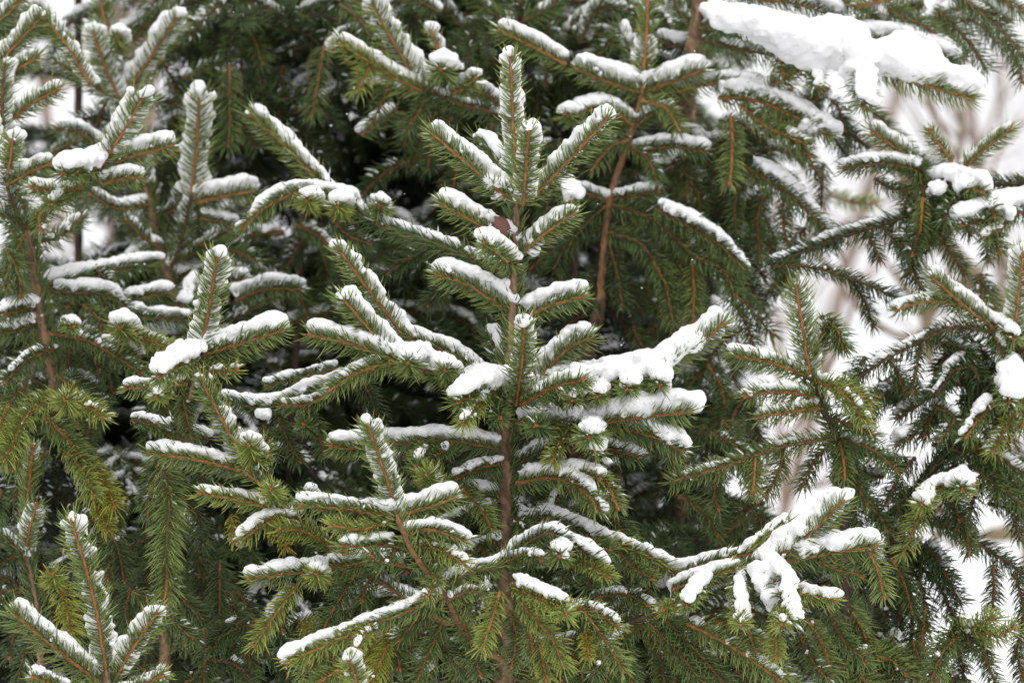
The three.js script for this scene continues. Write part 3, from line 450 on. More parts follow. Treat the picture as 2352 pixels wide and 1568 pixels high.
s([125, 800, 60, 830, 10, 880], -0.22, -0.16, 36, 0.3, 'm'); s([130, 860, 180, 900, 230, 940], -0.2, -0.18, 36, 0.2, 'm'); s([60, 880, 20, 930, 0, 990], -0.18, -0.14, 34, 0.1, 'm');
s([130, 905, 70, 945, 8, 1058], -0.1, 0.0, 36, 0.05, 'b'); s([165, 935, 148, 915], -0.08, 0.02, 42, 0.35, 'b'); s([150, 922, 195, 930, 240, 960], -0.06, 0.0, 30, 0.2, 'b'); s([105, 960, 150, 1000, 192, 1060], -0.08, -0.04, 40, 0, 'g'); s([150, 1030, 190, 1080, 215, 1140], -0.06, 0, 36, 0, 'b'); s([205, 1060, 240, 1110, 265, 1165], -0.06, 0, 32, 0, 'y'); s([215, 1150, 235, 1185, 248, 1220], -0.05, 0, 26, 0, 'y'); s([20, 930, -10, 990, -30, 1060], -0.06, 0, 36, 0, 'b'); s([60, 960, 40, 1010, 30, 1080], -0.08, -0.03, 34, 0.1, 'g');
s([126, 1345, 122, 1318], 0, 0.06, 32, 0, 'b'); s([138, 1340, 152, 1400, 164, 1468], 0, 0.04, 36, 0, 'y', 0); s([262, 1215, 258, 1270, 248, 1330], -0.1, -0.08, 32, 0, 'm'); s([185, 1240, 230, 1290, 280, 1300], -0.12, -0.1, 30, 0, 'd');
// upper left shoots of the left tree, reaching out of the frame
s([-20, 170, 40, 100, 97, 40], -0.3, -0.28, 36, 1.0); s([-10, 200, 40, 160, 88, 132], -0.3, -0.28, 30, 1.0); s([30, 272, 80, 235, 134, 205], -0.28, -0.26, 32, 0.8); s([6, 300, 5, 220, 12, 140], -0.28, -0.27, 36, 0.4, 'g', 1); s([210, 200, 150, 100, 92, 36], -0.32, -0.28, 29, 0.6); s([-20, 60, 20, 30, 60, -10], -0.3, -0.3, 34, 0.8); s([0, 350, -20, 300, -40, 260], -0.26, -0.26, 34, 0.8);
fill(0, 260, 720, 1100, 16, -0.4, -0.24, ['m', 'd'], 0.4); fill(0, 240, 1080, 1400, 12, -0.3, -0.12, ['m', 'd', 'g'], 0.1); fill(120, 420, 700, 960, 12, -0.42, -0.26, ['m', 'g'], 0.6); fill(0, 230, 420, 640, 8, -0.4, -0.3, ['m'], 0.5);

// ---------------------------------------------------------------- slim spruce top at the far left bottom
spruce('thin spruce stem low at the left edge with two upright orange shoots', [[92, 1640, -0.3, 8], [86, 1392, -0.12, 6.5], [58, 1268, -0.12, 5.5]], { trunkNeedles: [0.9, 1] });
s([58, 1270, 68, 1215, 84, 1157], -0.12, -0.1, 33, 0.5); s([58, 1240, 64, 1140, 76, 1024], -0.14, -0.14, 28, 0.7); s([60, 1290, 20, 1240, -20, 1215], -0.12, -0.12, 30, 0.3, 'm'); s([86, 1392, 40, 1345, -10, 1320], -0.14, -0.12, 28, 0.1, 'd'); s([60, 1300, 120, 1310, 165, 1280], -0.14, -0.18, 30, 0.2, 'd'); s([85, 1400, 40, 1440, 20, 1510], -0.16, -0.16, 32, 0.2, 'd'); s([80, 1370, 120, 1410, 135, 1470], -0.16, -0.16, 30, 0.1, 'd'); s([88, 1430, 50, 1520, 40, 1600], -0.1, -0.1, 30, 0.3, 'd'); s([40, 1270, 10, 1290, -20, 1300], -0.12, -0.1, 28, 0.2, 'd');

// ---------------------------------------------------------------- second tree on the left
spruce('spruce behind the left tree with a tall upright snow-striped shoot and a leaning brown stem', [[560, 1640, -1.0, 18], [455, 790, -0.55, 13], [395, 650, -0.5, 12], [365, 560, -0.5, 10], [335, 425, -0.48, 9]], { trunkNeedles: [0.82, 1], near: false });
s([394, 612, 415, 560, 440, 448], -0.48, -0.45, 30, 0.3, 'm', 1); s([440, 450, 452, 330, 458, 218], -0.45, -0.43, 47, 1.0); s([446, 466, 515, 452, 582, 440], -0.45, -0.42, 33, 1.4); s([460, 500, 500, 510, 540, 520], -0.45, -0.44, 30, 0.8, 'm'); s([335, 430, 325, 360, 330, 320], -0.48, -0.46, 34, 0.6, 'm'); s([345, 470, 270, 480, 208, 448], -0.48, -0.45, 32, 0.7, 'm'); s([370, 570, 330, 545, 290, 505], -0.48, -0.44, 30, 0.5, 'm'); s([350, 500, 400, 480, 425, 420], -0.5, -0.48, 34, 0.4, 'm'); s([390, 610, 450, 580, 520, 530], -0.5, -0.52, 34, 0.4, 'm'); s([420, 690, 480, 660, 560, 640], -0.48, -0.44, 30, 1.1, 'm'); s([540, 690, 610, 665, 690, 665], -0.4, -0.36, 34, 1.15, 'm'); s([450, 560, 520, 570, 590, 600], -0.5, -0.5, 34, 0.1, 'm'); s([430, 730, 520, 740, 600, 700], -0.48, -0.5, 30, 0.3, 'd'); s([440, 640, 420, 700], -0.44, -0.4, 28, 1.2, 'm'); s([410, 640, 470, 620, 520, 600], -0.5, -0.56, 28, 1.1, 'd');
s([280, 240, 240, 150, 212, 70], -0.52, -0.5, 36, 0.75); s([296, 205, 355, 120, 405, 42], -0.52, -0.5, 40, 1.1); s([262, 92, 240, 40, 225, -20], -0.55, -0.55, 36, 0.5); s([280, 115, 268, 84], -0.53, -0.46, 30, 1.1); s([290, 245, 200, 190, 128, 140], -0.54, -0.5, 30, 0.6, 'm'); s([235, 340, 180, 305, 132, 296], -0.5, -0.46, 29, 0.95, 'm'); s([330, 330, 300, 290, 280, 235], -0.5, -0.52, 34, 0.3, 'm', 1); s([280, 240, 330, 230, 400, 240], -0.56, -0.58, 32, 0.4, 'd'); s([260, 90, 320, 60, 380, 20], -0.56, -0.6, 30, 0.9, 'm'); s([300, 100, 360, 40, 470, 0], -0.56, -0.6, 34, 0.3, 'm'); s([420, 180, 470, 160, 540, 130], -0.55, -0.6, 34, 0.2, 'm'); s([330, 350, 380, 300, 440, 270], -0.6, -0.6, 30, 1.1, 'd'); s([150, 60, 190, 40, 240, 15], -0.6, -0.6, 26, 1.2, 'd');
s([526, 150, 528, 240, 524, 335], -0.5, -0.47, 42, 0.05, 'm'); s([745, 105, 730, 190, 716, 268], -0.45, -0.42, 38, 0, 'm'); s([580, 120, 600, 210, 590, 300], -0.6, -0.6, 36, 0, 'd'); s([410, 230, 400, 300, 410, 350], -0.6, -0.6, 32, 0.2, 'm'); s([650, 150, 640, 240, 650, 320], -0.62, -0.6, 36, 0.2, 'd');
fill(40, 420, 100, 480, 18, -0.7, -0.56, ['m', 'd'], 0.6, { spread: 2.2 }); fill(420, 760, 40, 380, 14, -0.8, -0.6, ['m', 'd'], 0.4); fill(440, 760, 480, 740, 10, -0.7, -0.52, ['m', 'd'], 0.5);

// ---------------------------------------------------------------- top middle
spruce('spruce behind the leader of the middle tree, its orange shoots fanning out along the top', [[1255, 1640, -0.9, 24], [1235, 400, -0.85, 14], [1225, 265, -0.8, 12], [1195, 60, -0.62, 11], [1195, -80, -0.6, 10]], { near: false, bark: 1 });
s([1245, 330, 1150, 266, 1050, 238, 968, 200], -0.45, -0.38, 32, 0.3, 'm', 1); s([968, 202, 905, 100, 853, 8], -0.38, -0.36, 45, 1.0); s([970, 210, 904, 178, 781, 100], -0.38, -0.34, 38, 0.75, 'b'); s([1030, 180, 1012, 160], -0.38, -0.3, 40, 1.3); s([1040, 215, 1075, 195, 1092, 180], -0.38, -0.32, 28, 1.2); s([1010, 120, 1000, 95, 986, 62], -0.42, -0.42, 22, 1.2); s([1300, 148, 1220, 105, 1148, 70], -0.36, -0.32, 32, 1.05); s([1150, 245, 1115, 215, 1090, 205], -0.4, -0.36, 24, 1.1, 'm'); s([1130, 150, 1075, 80, 1020, 15], -0.6, -0.6, 30, 0.8, 'm'); s([900, 170, 880, 230, 850, 290], -0.42, -0.4, 32, 0, 'm'); s([880, 110, 840, 170, 820, 210], -0.38, -0.33, 34, 0.1, 'b'); s([985, 210, 960, 260, 930, 300], -0.4, -0.38, 30, 0.1, 'm');
s([1200, 205, 1290, 160, 1400, 130], -0.6, -0.64, 26, 1.2, 'd'); s([1290, 110, 1340, 75, 1395, 40], -0.6, -0.64, 26, 1.3, 'd'); s([830, 312, 870, 285, 910, 258], -0.48, -0.5, 26, 1.0, 'm'); s([905, 60, 940, 30, 1000, 10], -0.6, -0.62, 28, 1.3, 'd'); s([760, 120, 800, 80, 850, 75], -0.55, -0.55, 26, 1.2, 'd'); s([1190, 60, 1130, 30, 1080, -20], -0.5, -0.5, 34, 0.3, 'm', 1); s([1200, 50, 1260, 20, 1300, -30], -0.5, -0.5, 34, 0.3, 'm', 1); s([1010, 30, 960, 0, 930, -30], -0.5, -0.48, 34, 0.5, 'm', 1); s([1250, 200, 1260, 120, 1255, 30], -0.55, -0.52, 36, 0.3, 'm', 1); s([1330, 100, 1360, 40, 1400, -20], -0.55, -0.55, 34, 0.4, 'm', 1); s([1310, 60, 1380, 20, 1450, 30], -0.56, -0.54, 32, 0.5, 'm', 1); s([780, 10, 830, 50, 850, 90], -0.5, -0.48, 34, 0.2, 'm', 1); s([1040, 270, 1000, 320, 980, 390], -0.5, -0.48, 34, 0, 'd'); s([1130, 280, 1120, 340, 1090, 400], -0.5, -0.48, 34, 0, 'd'); s([940, 370, 880, 400, 830, 450], -0.5, -0.46, 32, 0.2, 'd');
for (const [x, y] of [[1100, 60], [1080, 110], [1330, 190], [1290, 230], [1220, 110], [1160, 20], [900, 240], [1310, 130]]) s([x, y, x + 50, y + 40, x + 90, y + 110], -0.62, -0.6, 34, 0.2, 'd', 1);
fill(780, 1360, 0, 300, 26, -0.75, -0.55, ['m', 'd'], 0.6, { spread: 2.0 }); fill(800, 1180, 260, 480, 10, -0.7, -0.5, ['m', 'd'], 0.2);

// ---------------------------------------------------------------- tall thin spruce right of the middle one
spruce('tall thin spruce right of the middle tree with a bare bending orange stem', [[1300, 1640, -1.0, 26], [1338, 880, -0.5, 18], [1380, 690, -0.4, 12], [1381, 650, -0.4, 8.5], [1400, 462, -0.4, 7], [1440, 335, -0.4, 7], [1475, 216, -0.4, 6]], { near: true, bark: 1, orange: 0.88 });
s([1475, 216, 1484, 90, 1492, -60], -0.4, -0.38, 38, 0.3, 'g', 0, { part: 0.5 }); s([1470, 214, 1400, 190, 1325, 160], -0.4, -0.36, 37, 1.45); s([1478, 212, 1550, 186, 1614, 162], -0.4, -0.37, 36, 1.35); s([1555, 210, 1640, 192, 1738, 197], -0.4, -0.37, 31, 1.0); s([1458, 290, 1390, 252, 1318, 260], -0.4, -0.37, 30, 1.1); s([1330, 275, 1298, 262], -0.4, -0.34, 30, 0.9); s([1458, 292, 1500, 262, 1542, 250], -0.4, -0.38, 28, 0.9, 'm'); s([1452, 350, 1540, 338, 1622, 350], -0.4, -0.36, 30, 1.05, 'm'); s([1395, 464, 1340, 442, 1288, 430], -0.4, -0.38, 26, 0.95, 'm'); s([1410, 460, 1460, 448, 1512, 440], -0.4, -0.37, 27, 0.9, 'm'); s([1480, 208, 1450, 120, 1420, 60], -0.42, -0.44, 30, 0.3, 'm'); s([1470, 230, 1530, 250, 1560, 300], -0.38, -0.34, 32, 0.1); s([1450, 320, 1400, 340, 1360, 390], -0.38, -0.36, 32, 0.1, 'm'); s([1445, 330, 1490, 370, 1510, 420], -0.38, -0.36, 32, 0.2, 'm'); s([1300, 440, 1310, 465], -0.34, -0.3, 30, 1.6); blob(1300, 440, -0.31, 26);
s([1390, 530, 1470, 560, 1558, 684], -0.4, -0.34, 40, 0, 'm', 1); s([1378, 525, 1310, 555, 1270, 620], -0.4, -0.38, 36, 0.05, 'd', 1); s([1395, 470, 1350, 510, 1310, 560], -0.4, -0.38, 34, 0, 'd'); s([1405, 470, 1500, 505, 1600, 592], -0.4, -0.34, 38, 0.1, 'm', 1); s([1592, 605, 1594, 670, 1592, 740], -0.35, -0.32, 36, 0, 'g'); s([1400, 560, 1420, 640, 1430, 700], -0.4, -0.38, 34, 0, 'd'); s([1500, 600, 1530, 660, 1545, 740], -0.36, -0.32, 36, 0, 'm'); s([1378, 640, 1430, 660, 1480, 720], -0.42, -0.4, 36, 0, 'd', 1); s([1375, 660, 1310, 660, 1260, 710], -0.42, -0.42, 34, 0, 'd', 1); s([1640, 600, 1700, 680, 1775, 770], -0.34, -0.32, 36, 0.1, 'm'); s([1690, 700, 1720, 760, 1740, 830], -0.34, -0.32, 32, 0.1, 'm'); s([1385, 690, 1440, 760, 1450, 850], -0.44, -0.42, 34, 0, 'k', 1); s([1375, 700, 1290, 760, 1260, 830], -0.44, -0.42, 34, 0, 'k', 1); s([1600, 590, 1660, 620, 1690, 680], -0.33, -0.3, 34, 0, 'm'); s([1430, 500, 1480, 480, 1560, 470], -0.42, -0.42, 32, 0.2, 'm', 1); s([1540, 540, 1560, 600, 1560, 650], -0.38, -0.36, 34, 0, 'm'); s([1300, 470, 1270, 520, 1260, 580], -0.44, -0.44, 34, 0, 'd');
fill(1270, 1700, 230, 640, 26, -0.6, -0.45, ['m', 'd'], 0.5); fill(1400, 1720, 560, 800, 14, -0.55, -0.4, ['m', 'd'], 0.15); fill(1420, 1640, 900, 1080, 8, -0.6, -0.45, ['d'], 0.4);

// ---------------------------------------------------------------- upper right tree
spruce('spruce at the upper right with one long limb buried under the thickest snow', [[1560, 1640, -0.8, 24], [1570, 400, -0.7, 18], [1592, 120, -0.42, 16], [1620, -60, -0.42, 15]], { bark: 2 });
s([1605, 62, 1690, 68, 1770, 84, 1890, 112, 1985, 148], -0.4, -0.3, 38, 1.7, 'm', 1); for (const [x, y, r] of [[1655, 38, 30], [1690, 40, 38], [1730, 46, 44], [1780, 58, 50], [1830, 80, 60], [1880, 95, 60], [1930, 100, 58], [1860, 130, 36], [1960, 125, 52], [1820, 115, 34], [2010, 130, 48], [1900, 60, 40], [1960, 75, 44]]) blob(x, y, -0.3, r);
s([1985, 150, 2110, 192, 2234, 228], -0.3, -0.28, 38, 2.0); for (const [x, y, r] of [[2040, 125, 50], [2090, 140, 50], [2140, 155, 48], [2190, 180, 42], [2070, 100, 40], [2120, 120, 38], [2220, 200, 30]]) blob(x, y, -0.3, r); s([1910, 90, 2060, 105, 2195, 150], -0.38, -0.36, 32, 1.8, 'm'); s([1960, 110, 1978, 180, 1984, 248], -0.3, -0.2, 38, 1.7); for (const [x, y, r] of [[1965, 150, 32], [1975, 185, 28], [1970, 120, 36]]) blob(x, y, -0.25, r);
s([1755, 206, 1820, 172, 1886, 134], -0.36, -0.3, 35, 0.7, 'g'); s([1770, 90, 1790, 130, 1800, 170], -0.36, -0.32, 32, 1.0); s([1850, 130, 1870, 170, 1875, 200], -0.34, -0.28, 30, 1.2); s([1615, 70, 1560, 30, 1545, -30], -0.42, -0.42, 34, 0.4, 'm', 1); s([1610, 90, 1680, 110, 1780, 128], -0.4, -0.36, 34, 0.3, 'm', 1); s([1600, 100, 1560, 110, 1510, 95], -0.44, -0.44, 30, 1.2, 'd'); s([1590, 130, 1550, 150, 1500, 140], -0.46, -0.46, 28, 1.3, 'd'); s([1640, -20, 1740, 0, 1830, 10, 1925, 42], -0.42, -0.4, 30, 1.8, 'm'); s([1860, -20, 1950, 10, 2018, 48], -0.42, -0.38, 30, 1.5, 'm'); s([2120, -20, 2040, 0, 1970, 16], -0.4, -0.36, 34, 0.1, 'g'); s([2030, 20, 2120, 60, 2218, 138], -0.38, -0.36, 36, 0.1, 'm', 1); s([2150, 20, 2220, 90, 2268, 165], -0.38, -0.36, 34, 0.1, 'm', 1); s([2200, -10, 2290, 60, 2365, 150], -0.36, -0.34, 34, 0.4, 'm', 1); s([2180, -10, 2250, 20, 2315, 50], -0.38, -0.36, 30, 1.3, 'm'); s([2260, -20, 2320, 10, 2370, 40], -0.36, -0.34, 30, 0.8, 'm'); s([2070, 40, 2120, 120, 2150, 160], -0.42, -0.4, 32, 0.1, 'm'); s([2300, 90, 2330, 130, 2350, 190], -0.36, -0.36, 32, 0.1, 'm');
s([1650, 225, 1720, 228, 1800, 256, 1905, 314], -0.38, -0.3, 36, 1.4, 'g', 0, { crumb: 3 }); blob(1870, 280, -0.31, 30); s([1700, 240, 1760, 290, 1850, 330], -0.36, -0.3, 34, 0.3, 'g'); s([1680, 270, 1682, 350, 1675, 424], -0.36, -0.32, 36, 0.15, 'g'); s([1800, 270, 1820, 320, 1860, 360], -0.34, -0.3, 32, 0.2, 'm'); s([1880, 180, 1870, 240, 1840, 290], -0.55, -0.55, 32, 1.4, 'd'); s([1930, 260, 1950, 320, 1940, 370], -0.6, -0.6, 30, 1.5, 'd'); s([1910, 300, 1930, 340, 1970, 380], -0.5, -0.5, 30, 0.6, 'd'); s([1980, 240, 2020, 270, 2060, 320], -0.45, -0.45, 32, 0.5, 'm'); s([1820, 200, 1800, 250, 1820, 290], -0.45, -0.42, 30, 0.4, 'm');
s([1715, 385, 1800, 440, 1860, 490, 1918, 554], -0.36, -0.3, 35, 1.15, 'm', 0, { crumb: 2.5 }); s([1505, 480, 1600, 530, 1660, 570, 1708, 618], -0.36, -0.3, 34, 1.0, 'm', 0, { crumb: 3 }); s([1720, 390, 1690, 460, 1690, 540], -0.4, -0.38, 34, 0.1, 'm', 1); s([1760, 430, 1740, 500, 1745, 590], -0.4, -0.38, 30, 0.1, 'm'); s([1620, 370, 1660, 420, 1650, 500], -0.44, -0.44, 34, 0.3, 'd'); s([1560, 380, 1600, 440, 1610, 500], -0.44, -0.42, 34, 0.3, 'm'); s([1660, 560, 1690, 620, 1680, 700], -0.38, -0.36, 32, 0.2, 'm'); s([1800, 450, 1800, 520, 1820, 590], -0.36, -0.34, 30, 0, 'm'); s([1720, 340, 1770, 400, 1820, 420], -0.42, -0.42, 32, 0.6, 'd'); s([1560, 300, 1620, 330, 1660, 390], -0.45, -0.45, 34, 0.5, 'm'); s([1760, 340, 1840, 360, 1880, 400], -0.46, -0.46, 30, 0.5, 'm');
fill(1640, 2010, 190, 470, 24, -0.6, -0.46, ['m', 'd'], 0.8, { spread: 1.4 }); fill(1640, 1860, 440, 640, 12, -0.55, -0.42, ['m', 'd'], 0.4); fill(1960, 2240, 0, 110, 8, -0.6, -0.48, ['m', 'd'], 0.6); fill(1400, 1640, 0, 160, 10, -0.65, -0.5, ['m', 'd'], 0.8, { spread: 2 });

// ---------------------------------------------------------------- raised tip, right
spruce('spruce tip alone on the right, tall orange shoot above drooping arms with little snow', [[1945, 1640, -0.16, 14], [1935, 1110, -0.16, 9], [1923, 1005, -0.14, 7], [1890, 940, -0.12, 6.5], [1862, 866, -0.12, 5.5]], { trunkNeedles: [0.5, 1], bark: 3 });
s([1862, 868, 1845, 760, 1829, 655], -0.12, -0.1, 40, 0.45, 'g', 0, { part: 0.4 }); s([1860, 866, 1770, 832, 1678, 816], -0.12, -0.08, 34, 0.65); s([1866, 850, 1885, 780, 1905, 740, 1945, 800], -0.14, -0.12, 30, 0.2, 'm'); s([1868, 872, 1930, 900, 1988, 968], -0.12, -0.04, 34, 0.35, 'b'); s([1880, 915, 1800, 900, 1708, 910], -0.12, -0.08, 30, 0.6); s([1890, 935, 1820, 945, 1742, 957], -0.12, -0.08, 28, 0.75); s([1900, 890, 1960, 890, 2000, 930], -0.12, -0.1, 28, 0.3); s([1905, 960, 1950, 975, 2010, 1000], -0.13, -0.1, 30, 0.2, 'm'); s([1920, 1006, 1800, 1025, 1680, 1066, 1538, 1107], -0.14, -0.06, 32, 0.3, 'g', 1); s([1735, 1050, 1732, 1090, 1728, 1134], -0.1, -0.08, 28, 0, 'g'); s([1930, 1015, 1938, 1060, 1940, 1100], -0.14, -0.12, 28, 0, 'g'); s([1925, 1010, 2000, 1030, 2060, 1080], -0.14, -0.12, 32, 0.3, 'm'); s([1915, 1010, 1870, 1060, 1840, 1120], -0.16, -0.14, 32, 0, 'm'); s([1920, 1020, 1960, 1090, 1990, 1160], -0.16, -0.14, 32, 0, 'm'); s([1660, 1075, 1640, 1120, 1650, 1170], -0.12, -0.1, 28, 0, 'm'); s([1800, 1030, 1790, 1080, 1760, 1140], -0.12, -0.1, 30, 0, 'm'); s([1930, 1100, 1990, 1140, 2040, 1220], -0.2, -0.2, 34, 0, 'm'); s([1885, 725, 1910, 750, 1935, 800], -0.14, -0.12, 30, 0.2, 'm');
fill(1600, 1760, 830, 960, 12, -0.5, -0.34, ['m', 'd'], 0.5); fill(2000, 2330, 560, 900, 12, -0.3, -0.22, ['d', 'm'], 0.5, { spread: 1.9 }); fill(1560, 1960, 960, 1200, 18, -0.34, -0.18, ['m', 'd'], 0.2); fill(1740, 2000, 1180, 1340, 6, -0.3, -0.2, ['d'], 0.2); fill(1900, 2040, 800, 1000, 6, -0.26, -0.18, ['m'], 0.3);

// ---------------------------------------------------------------- right edge tree
spruce('spruce at the right edge with a stout dark needle-covered stem and snowy tip', [[2000, 1640, -0.24, 18], [2060, 1230, -0.24, 14], [2140, 1080, -0.24, 13], [2205, 1000, -0.24, 12], [2268, 885, -0.22, 10], [2320, 842, -0.2, 8]], { bark: 3 });
s([2070, 1215, 2140, 1080, 2205, 1000, 2268, 885], -0.22, -0.2, 40, 0.08, 'd', 2, { open: 0.72, dens: 1.1 }); s([2322, 842, 2335, 720, 2350, 580], -0.2, -0.18, 40, 1.0); s([2290, 760, 2215, 702, 2138, 633], -0.2, -0.18, 34, 0.95); s([2215, 706, 2140, 690, 2058, 712], -0.2, -0.18, 28, 0.7); s([2275, 760, 2190, 752, 2117, 782, 2040, 822, 1963, 872], -0.2, -0.16, 30, 0.45, 'd', 1); s([2118, 786, 2106, 840, 2094, 902], -0.18, -0.17, 25, 0, 'd'); s([2125, 786, 2190, 790, 2245, 830], -0.2, -0.2, 29, 0.3, 'd'); s([2265, 845, 2190, 850, 2140, 905], -0.2, -0.18, 30, 0.35, 'd'); s([2300, 750, 2330, 780], -0.2, -0.16, 30, 0.9); s([2280, 760, 2310, 830], -0.2, -0.16, 28, 0.6, 'm'); s([2310, 850, 2316, 890, 2318, 925], -0.2, -0.1, 36, 1.7); blob(2310, 870, -0.16, 30); blob(2325, 895, -0.14, 26); s([2285, 925, 2250, 960, 2218, 1005], -0.18, -0.14, 32, 1.0, 'g', 0, { crumb: 2 }); s([2340, 860, 2355, 920, 2350, 980], -0.18, -0.14, 32, 0.6); s([2330, 950, 2300, 1000, 2280, 1040], -0.16, -0.12, 32, 0.3, 'b'); s([2140, 930, 2190, 960, 2160, 1010], -0.2, -0.16, 30, 0.5, 'm'); s([2130, 960, 2100, 1000, 2060, 1020], -0.2, -0.18, 32, 0.9, 'm', 0, { crumb: 2 });
s([2100, 940, 2060, 910, 2040, 880], -0.22, -0.24, 30, 0.3, 'd'); s([2190, 860, 2110, 930, 2060, 960], -0.22, -0.22, 30, 0.7, 'm'); s([2200, 1110, 2210, 1124], -0.14, -0.06, 36, 1.2); blob(2195, 1098, -0.1, 22); s([2140, 1145, 2116, 1158], -0.14, -0.07, 32, 0.9, 'b'); s([2250, 1110, 2180, 1115, 2120, 1140], -0.14, -0.1, 30, 1.0, 'b'); s([2124, 1165, 2100, 1210, 2075, 1272], -0.12, -0.1, 32, 0, 'b'); s([2254, 1036, 2310, 1060, 2365, 1100], -0.18, -0.16, 34, 0.2, 'm', 1); s([2240, 1080, 2300, 1120, 2360, 1170], -0.18, -0.16, 32, 0.1, 'm', 1); s([2143, 1187, 2250, 1250, 2365, 1325], -0.2, -0.18, 32, 0.1, 'd', 1, { dens: 1.2 }); s([2282, 1295, 2283, 1350, 2279, 1410], -0.18, -0.17, 30, 0, 'd'); s([2214, 1185, 2222, 1230, 2226, 1275], -0.18, -0.16, 28, 0, 'm'); s([2330, 1310, 2350, 1400, 2340, 1480], -0.18, -0.18, 30, 0, 'd'); s([2340, 1100, 2330, 1180, 2345, 1240], -0.2, -0.18, 32, 0, 'd'); s([2220, 1000, 2260, 1050, 2290, 1090], -0.2, -0.18, 32, 0.2, 'm');
for (const [x1, y1, sn] of [[2210, 1390, 0.3], [2180, 1330, 0.5], [2130, 1450, 0.35], [2200, 1440, 0.2], [2060, 1440, 0.1], [2160, 1290, 0.4], [2090, 1510, 0.1], [2020, 1440, 0.1]]) s([2055, 1265, (2055 + x1) / 2 + 20, (1265 + y1) / 2 - 20, x1, y1], -0.26, -0.2, 36, sn, 'd', 1, { crumb: 3 });
s([2175, 1478, 2230, 1445, 2283, 1418], -0.14, -0.08, 36, 0.25, 'b'); s([2160, 1480, 2156, 1530, 2152, 1580], -0.12, -0.1, 34, 0, 'g'); s([2240, 1440, 2290, 1460, 2330, 1440], -0.12, -0.08, 30, 0.2, 'b'); s([2250, 1450, 2265, 1510, 2290, 1580], -0.14, -0.12, 32, 0, 'm'); s([2050, 1460, 2040, 1530, 2060, 1600], -0.2, -0.18, 34, 0, 'd'); s([2100, 1470, 2100, 1560], -0.16, -0.14, 34, 0, 'm'); s([2200, 1460, 2210, 1530, 2215, 1600], -0.18, -0.16, 32, 0, 'm'); s([1990, 1500, 1960, 1560, 1950, 1610], -0.18, -0.16, 34, 0, 'd'); s([2330, 1480, 2345, 1540, 2360, 1600], -0.18, -0.16, 30, 0.3, 'd');
fill(2080, 2230, 900, 1120, 14, -0.3, -0.2, ['m', 'd', 'd'], 0.6, { spread: 1.8 }); fill(2000, 2150, 1080, 1300, 12, -0.3, -0.2, ['m', 'd'], 0.3, { spread: 1.6 }); fill(1840, 2260, 1370, 1560, 26, -0.22, -0.1, ['m', 'd', 'g'], 0.3); fill(2230, 2352, 880, 1160, 10, -0.26, -0.18, ['m', 'd'], 0.5); fill(2180, 2330, 740, 860, 8, -0.26, -0.2, ['d'], 0.5, { spread: 2 });

// ---------------------------------------------------------------- far right upper tree
spruce('spruce beyond the upper right edge whose dark drooping arms cross the white ground behind', [[2480, 1640, -0.34, 22], [2470, 500, -0.34, 16], [2462, 380, -0.34, 12]], { near: true, bark: 3 });
s([2462, 420, 2250, 430, 2150, 470, 2045, 510, 1900, 556, 1772, 612], -0.34, -0.28, 33, 0.45, 'd', 1, { dens: 1.2 }); s([2028, 520, 2075, 580, 2115, 664], -0.3, -0.28, 29, 0.05, 'd'); s([2140, 490, 2170, 560, 2218, 628], -0.3, -0.28, 31, 0.1, 'm'); s([1770, 612, 1847, 612, 1955, 640, 2068, 688], -0.28, -0.26, 27, 0.2, 'd'); s([1955, 642, 1985, 690, 2005, 750], -0.28, -0.27, 26, 0, 'd'); s([2150, 410, 2070, 350, 2003, 300], -0.32, -0.28, 35, 0.85); s([2110, 392, 2030, 376, 1938, 388], -0.3, -0.27, 30, 1.0, 'm'); s([2186, 372, 2160, 335, 2134, 298], -0.3, -0.28, 23, 0.05); s([2215, 385, 2270, 335, 2324, 296], -0.3, -0.28, 30, 0.7); s([2140, 430, 2190, 420, 2258, 442], -0.3, -0.25, 32, 1.6); for (const [x, y, r] of [[2185, 400, 28], [2220, 412, 28], [2150, 425, 24]]) blob(x, y, -0.27, r); s([2120, 455, 2116, 495, 2113, 536], -0.28, -0.26, 27, 0.1, 'g'); s([2200, 450, 2190, 490, 2180, 530], -0.3, -0.28, 30, 0.1, 'm'); s([2250, 440, 2275, 470, 2285, 500], -0.28, -0.24, 28, 0, 'm'); s([2460, 470, 2340, 490, 2205, 520], -0.32, -0.24, 33, 1.8, 'm'); blob(2300, 480, -0.26, 28); s([2330, 490, 2300, 520, 2260, 545], -0.28, -0.24, 28, 0.2); s([2260, 530, 2265, 560, 2270, 600], -0.28, -0.27, 24, 0, 'm'); s([2150, 470, 2210, 500, 2230, 540], -0.32, -0.3, 30, 0.1, 'm'); s([2010, 410, 2040, 430, 2090, 440], -0.32, -0.3, 28, 0.2, 'm'); s([2100, 430, 2080, 470, 2100, 520], -0.32, -0.3, 30, 0, 'm'); s([1990, 530, 2010, 570, 2020, 600], -0.3, -0.3, 24, 0, 'd'); s([1900, 445, 1960, 465, 2012, 468], -0.9, -0.9, 26, 0.1, 'b');
fill(2080, 2260, 440, 560, 8, -0.34, -0.28, ['m', 'd'], 0.2); fill(1980, 2180, 300, 440, 6, -0.34, -0.3, ['m'], 0.5, { spread: 1.8 });
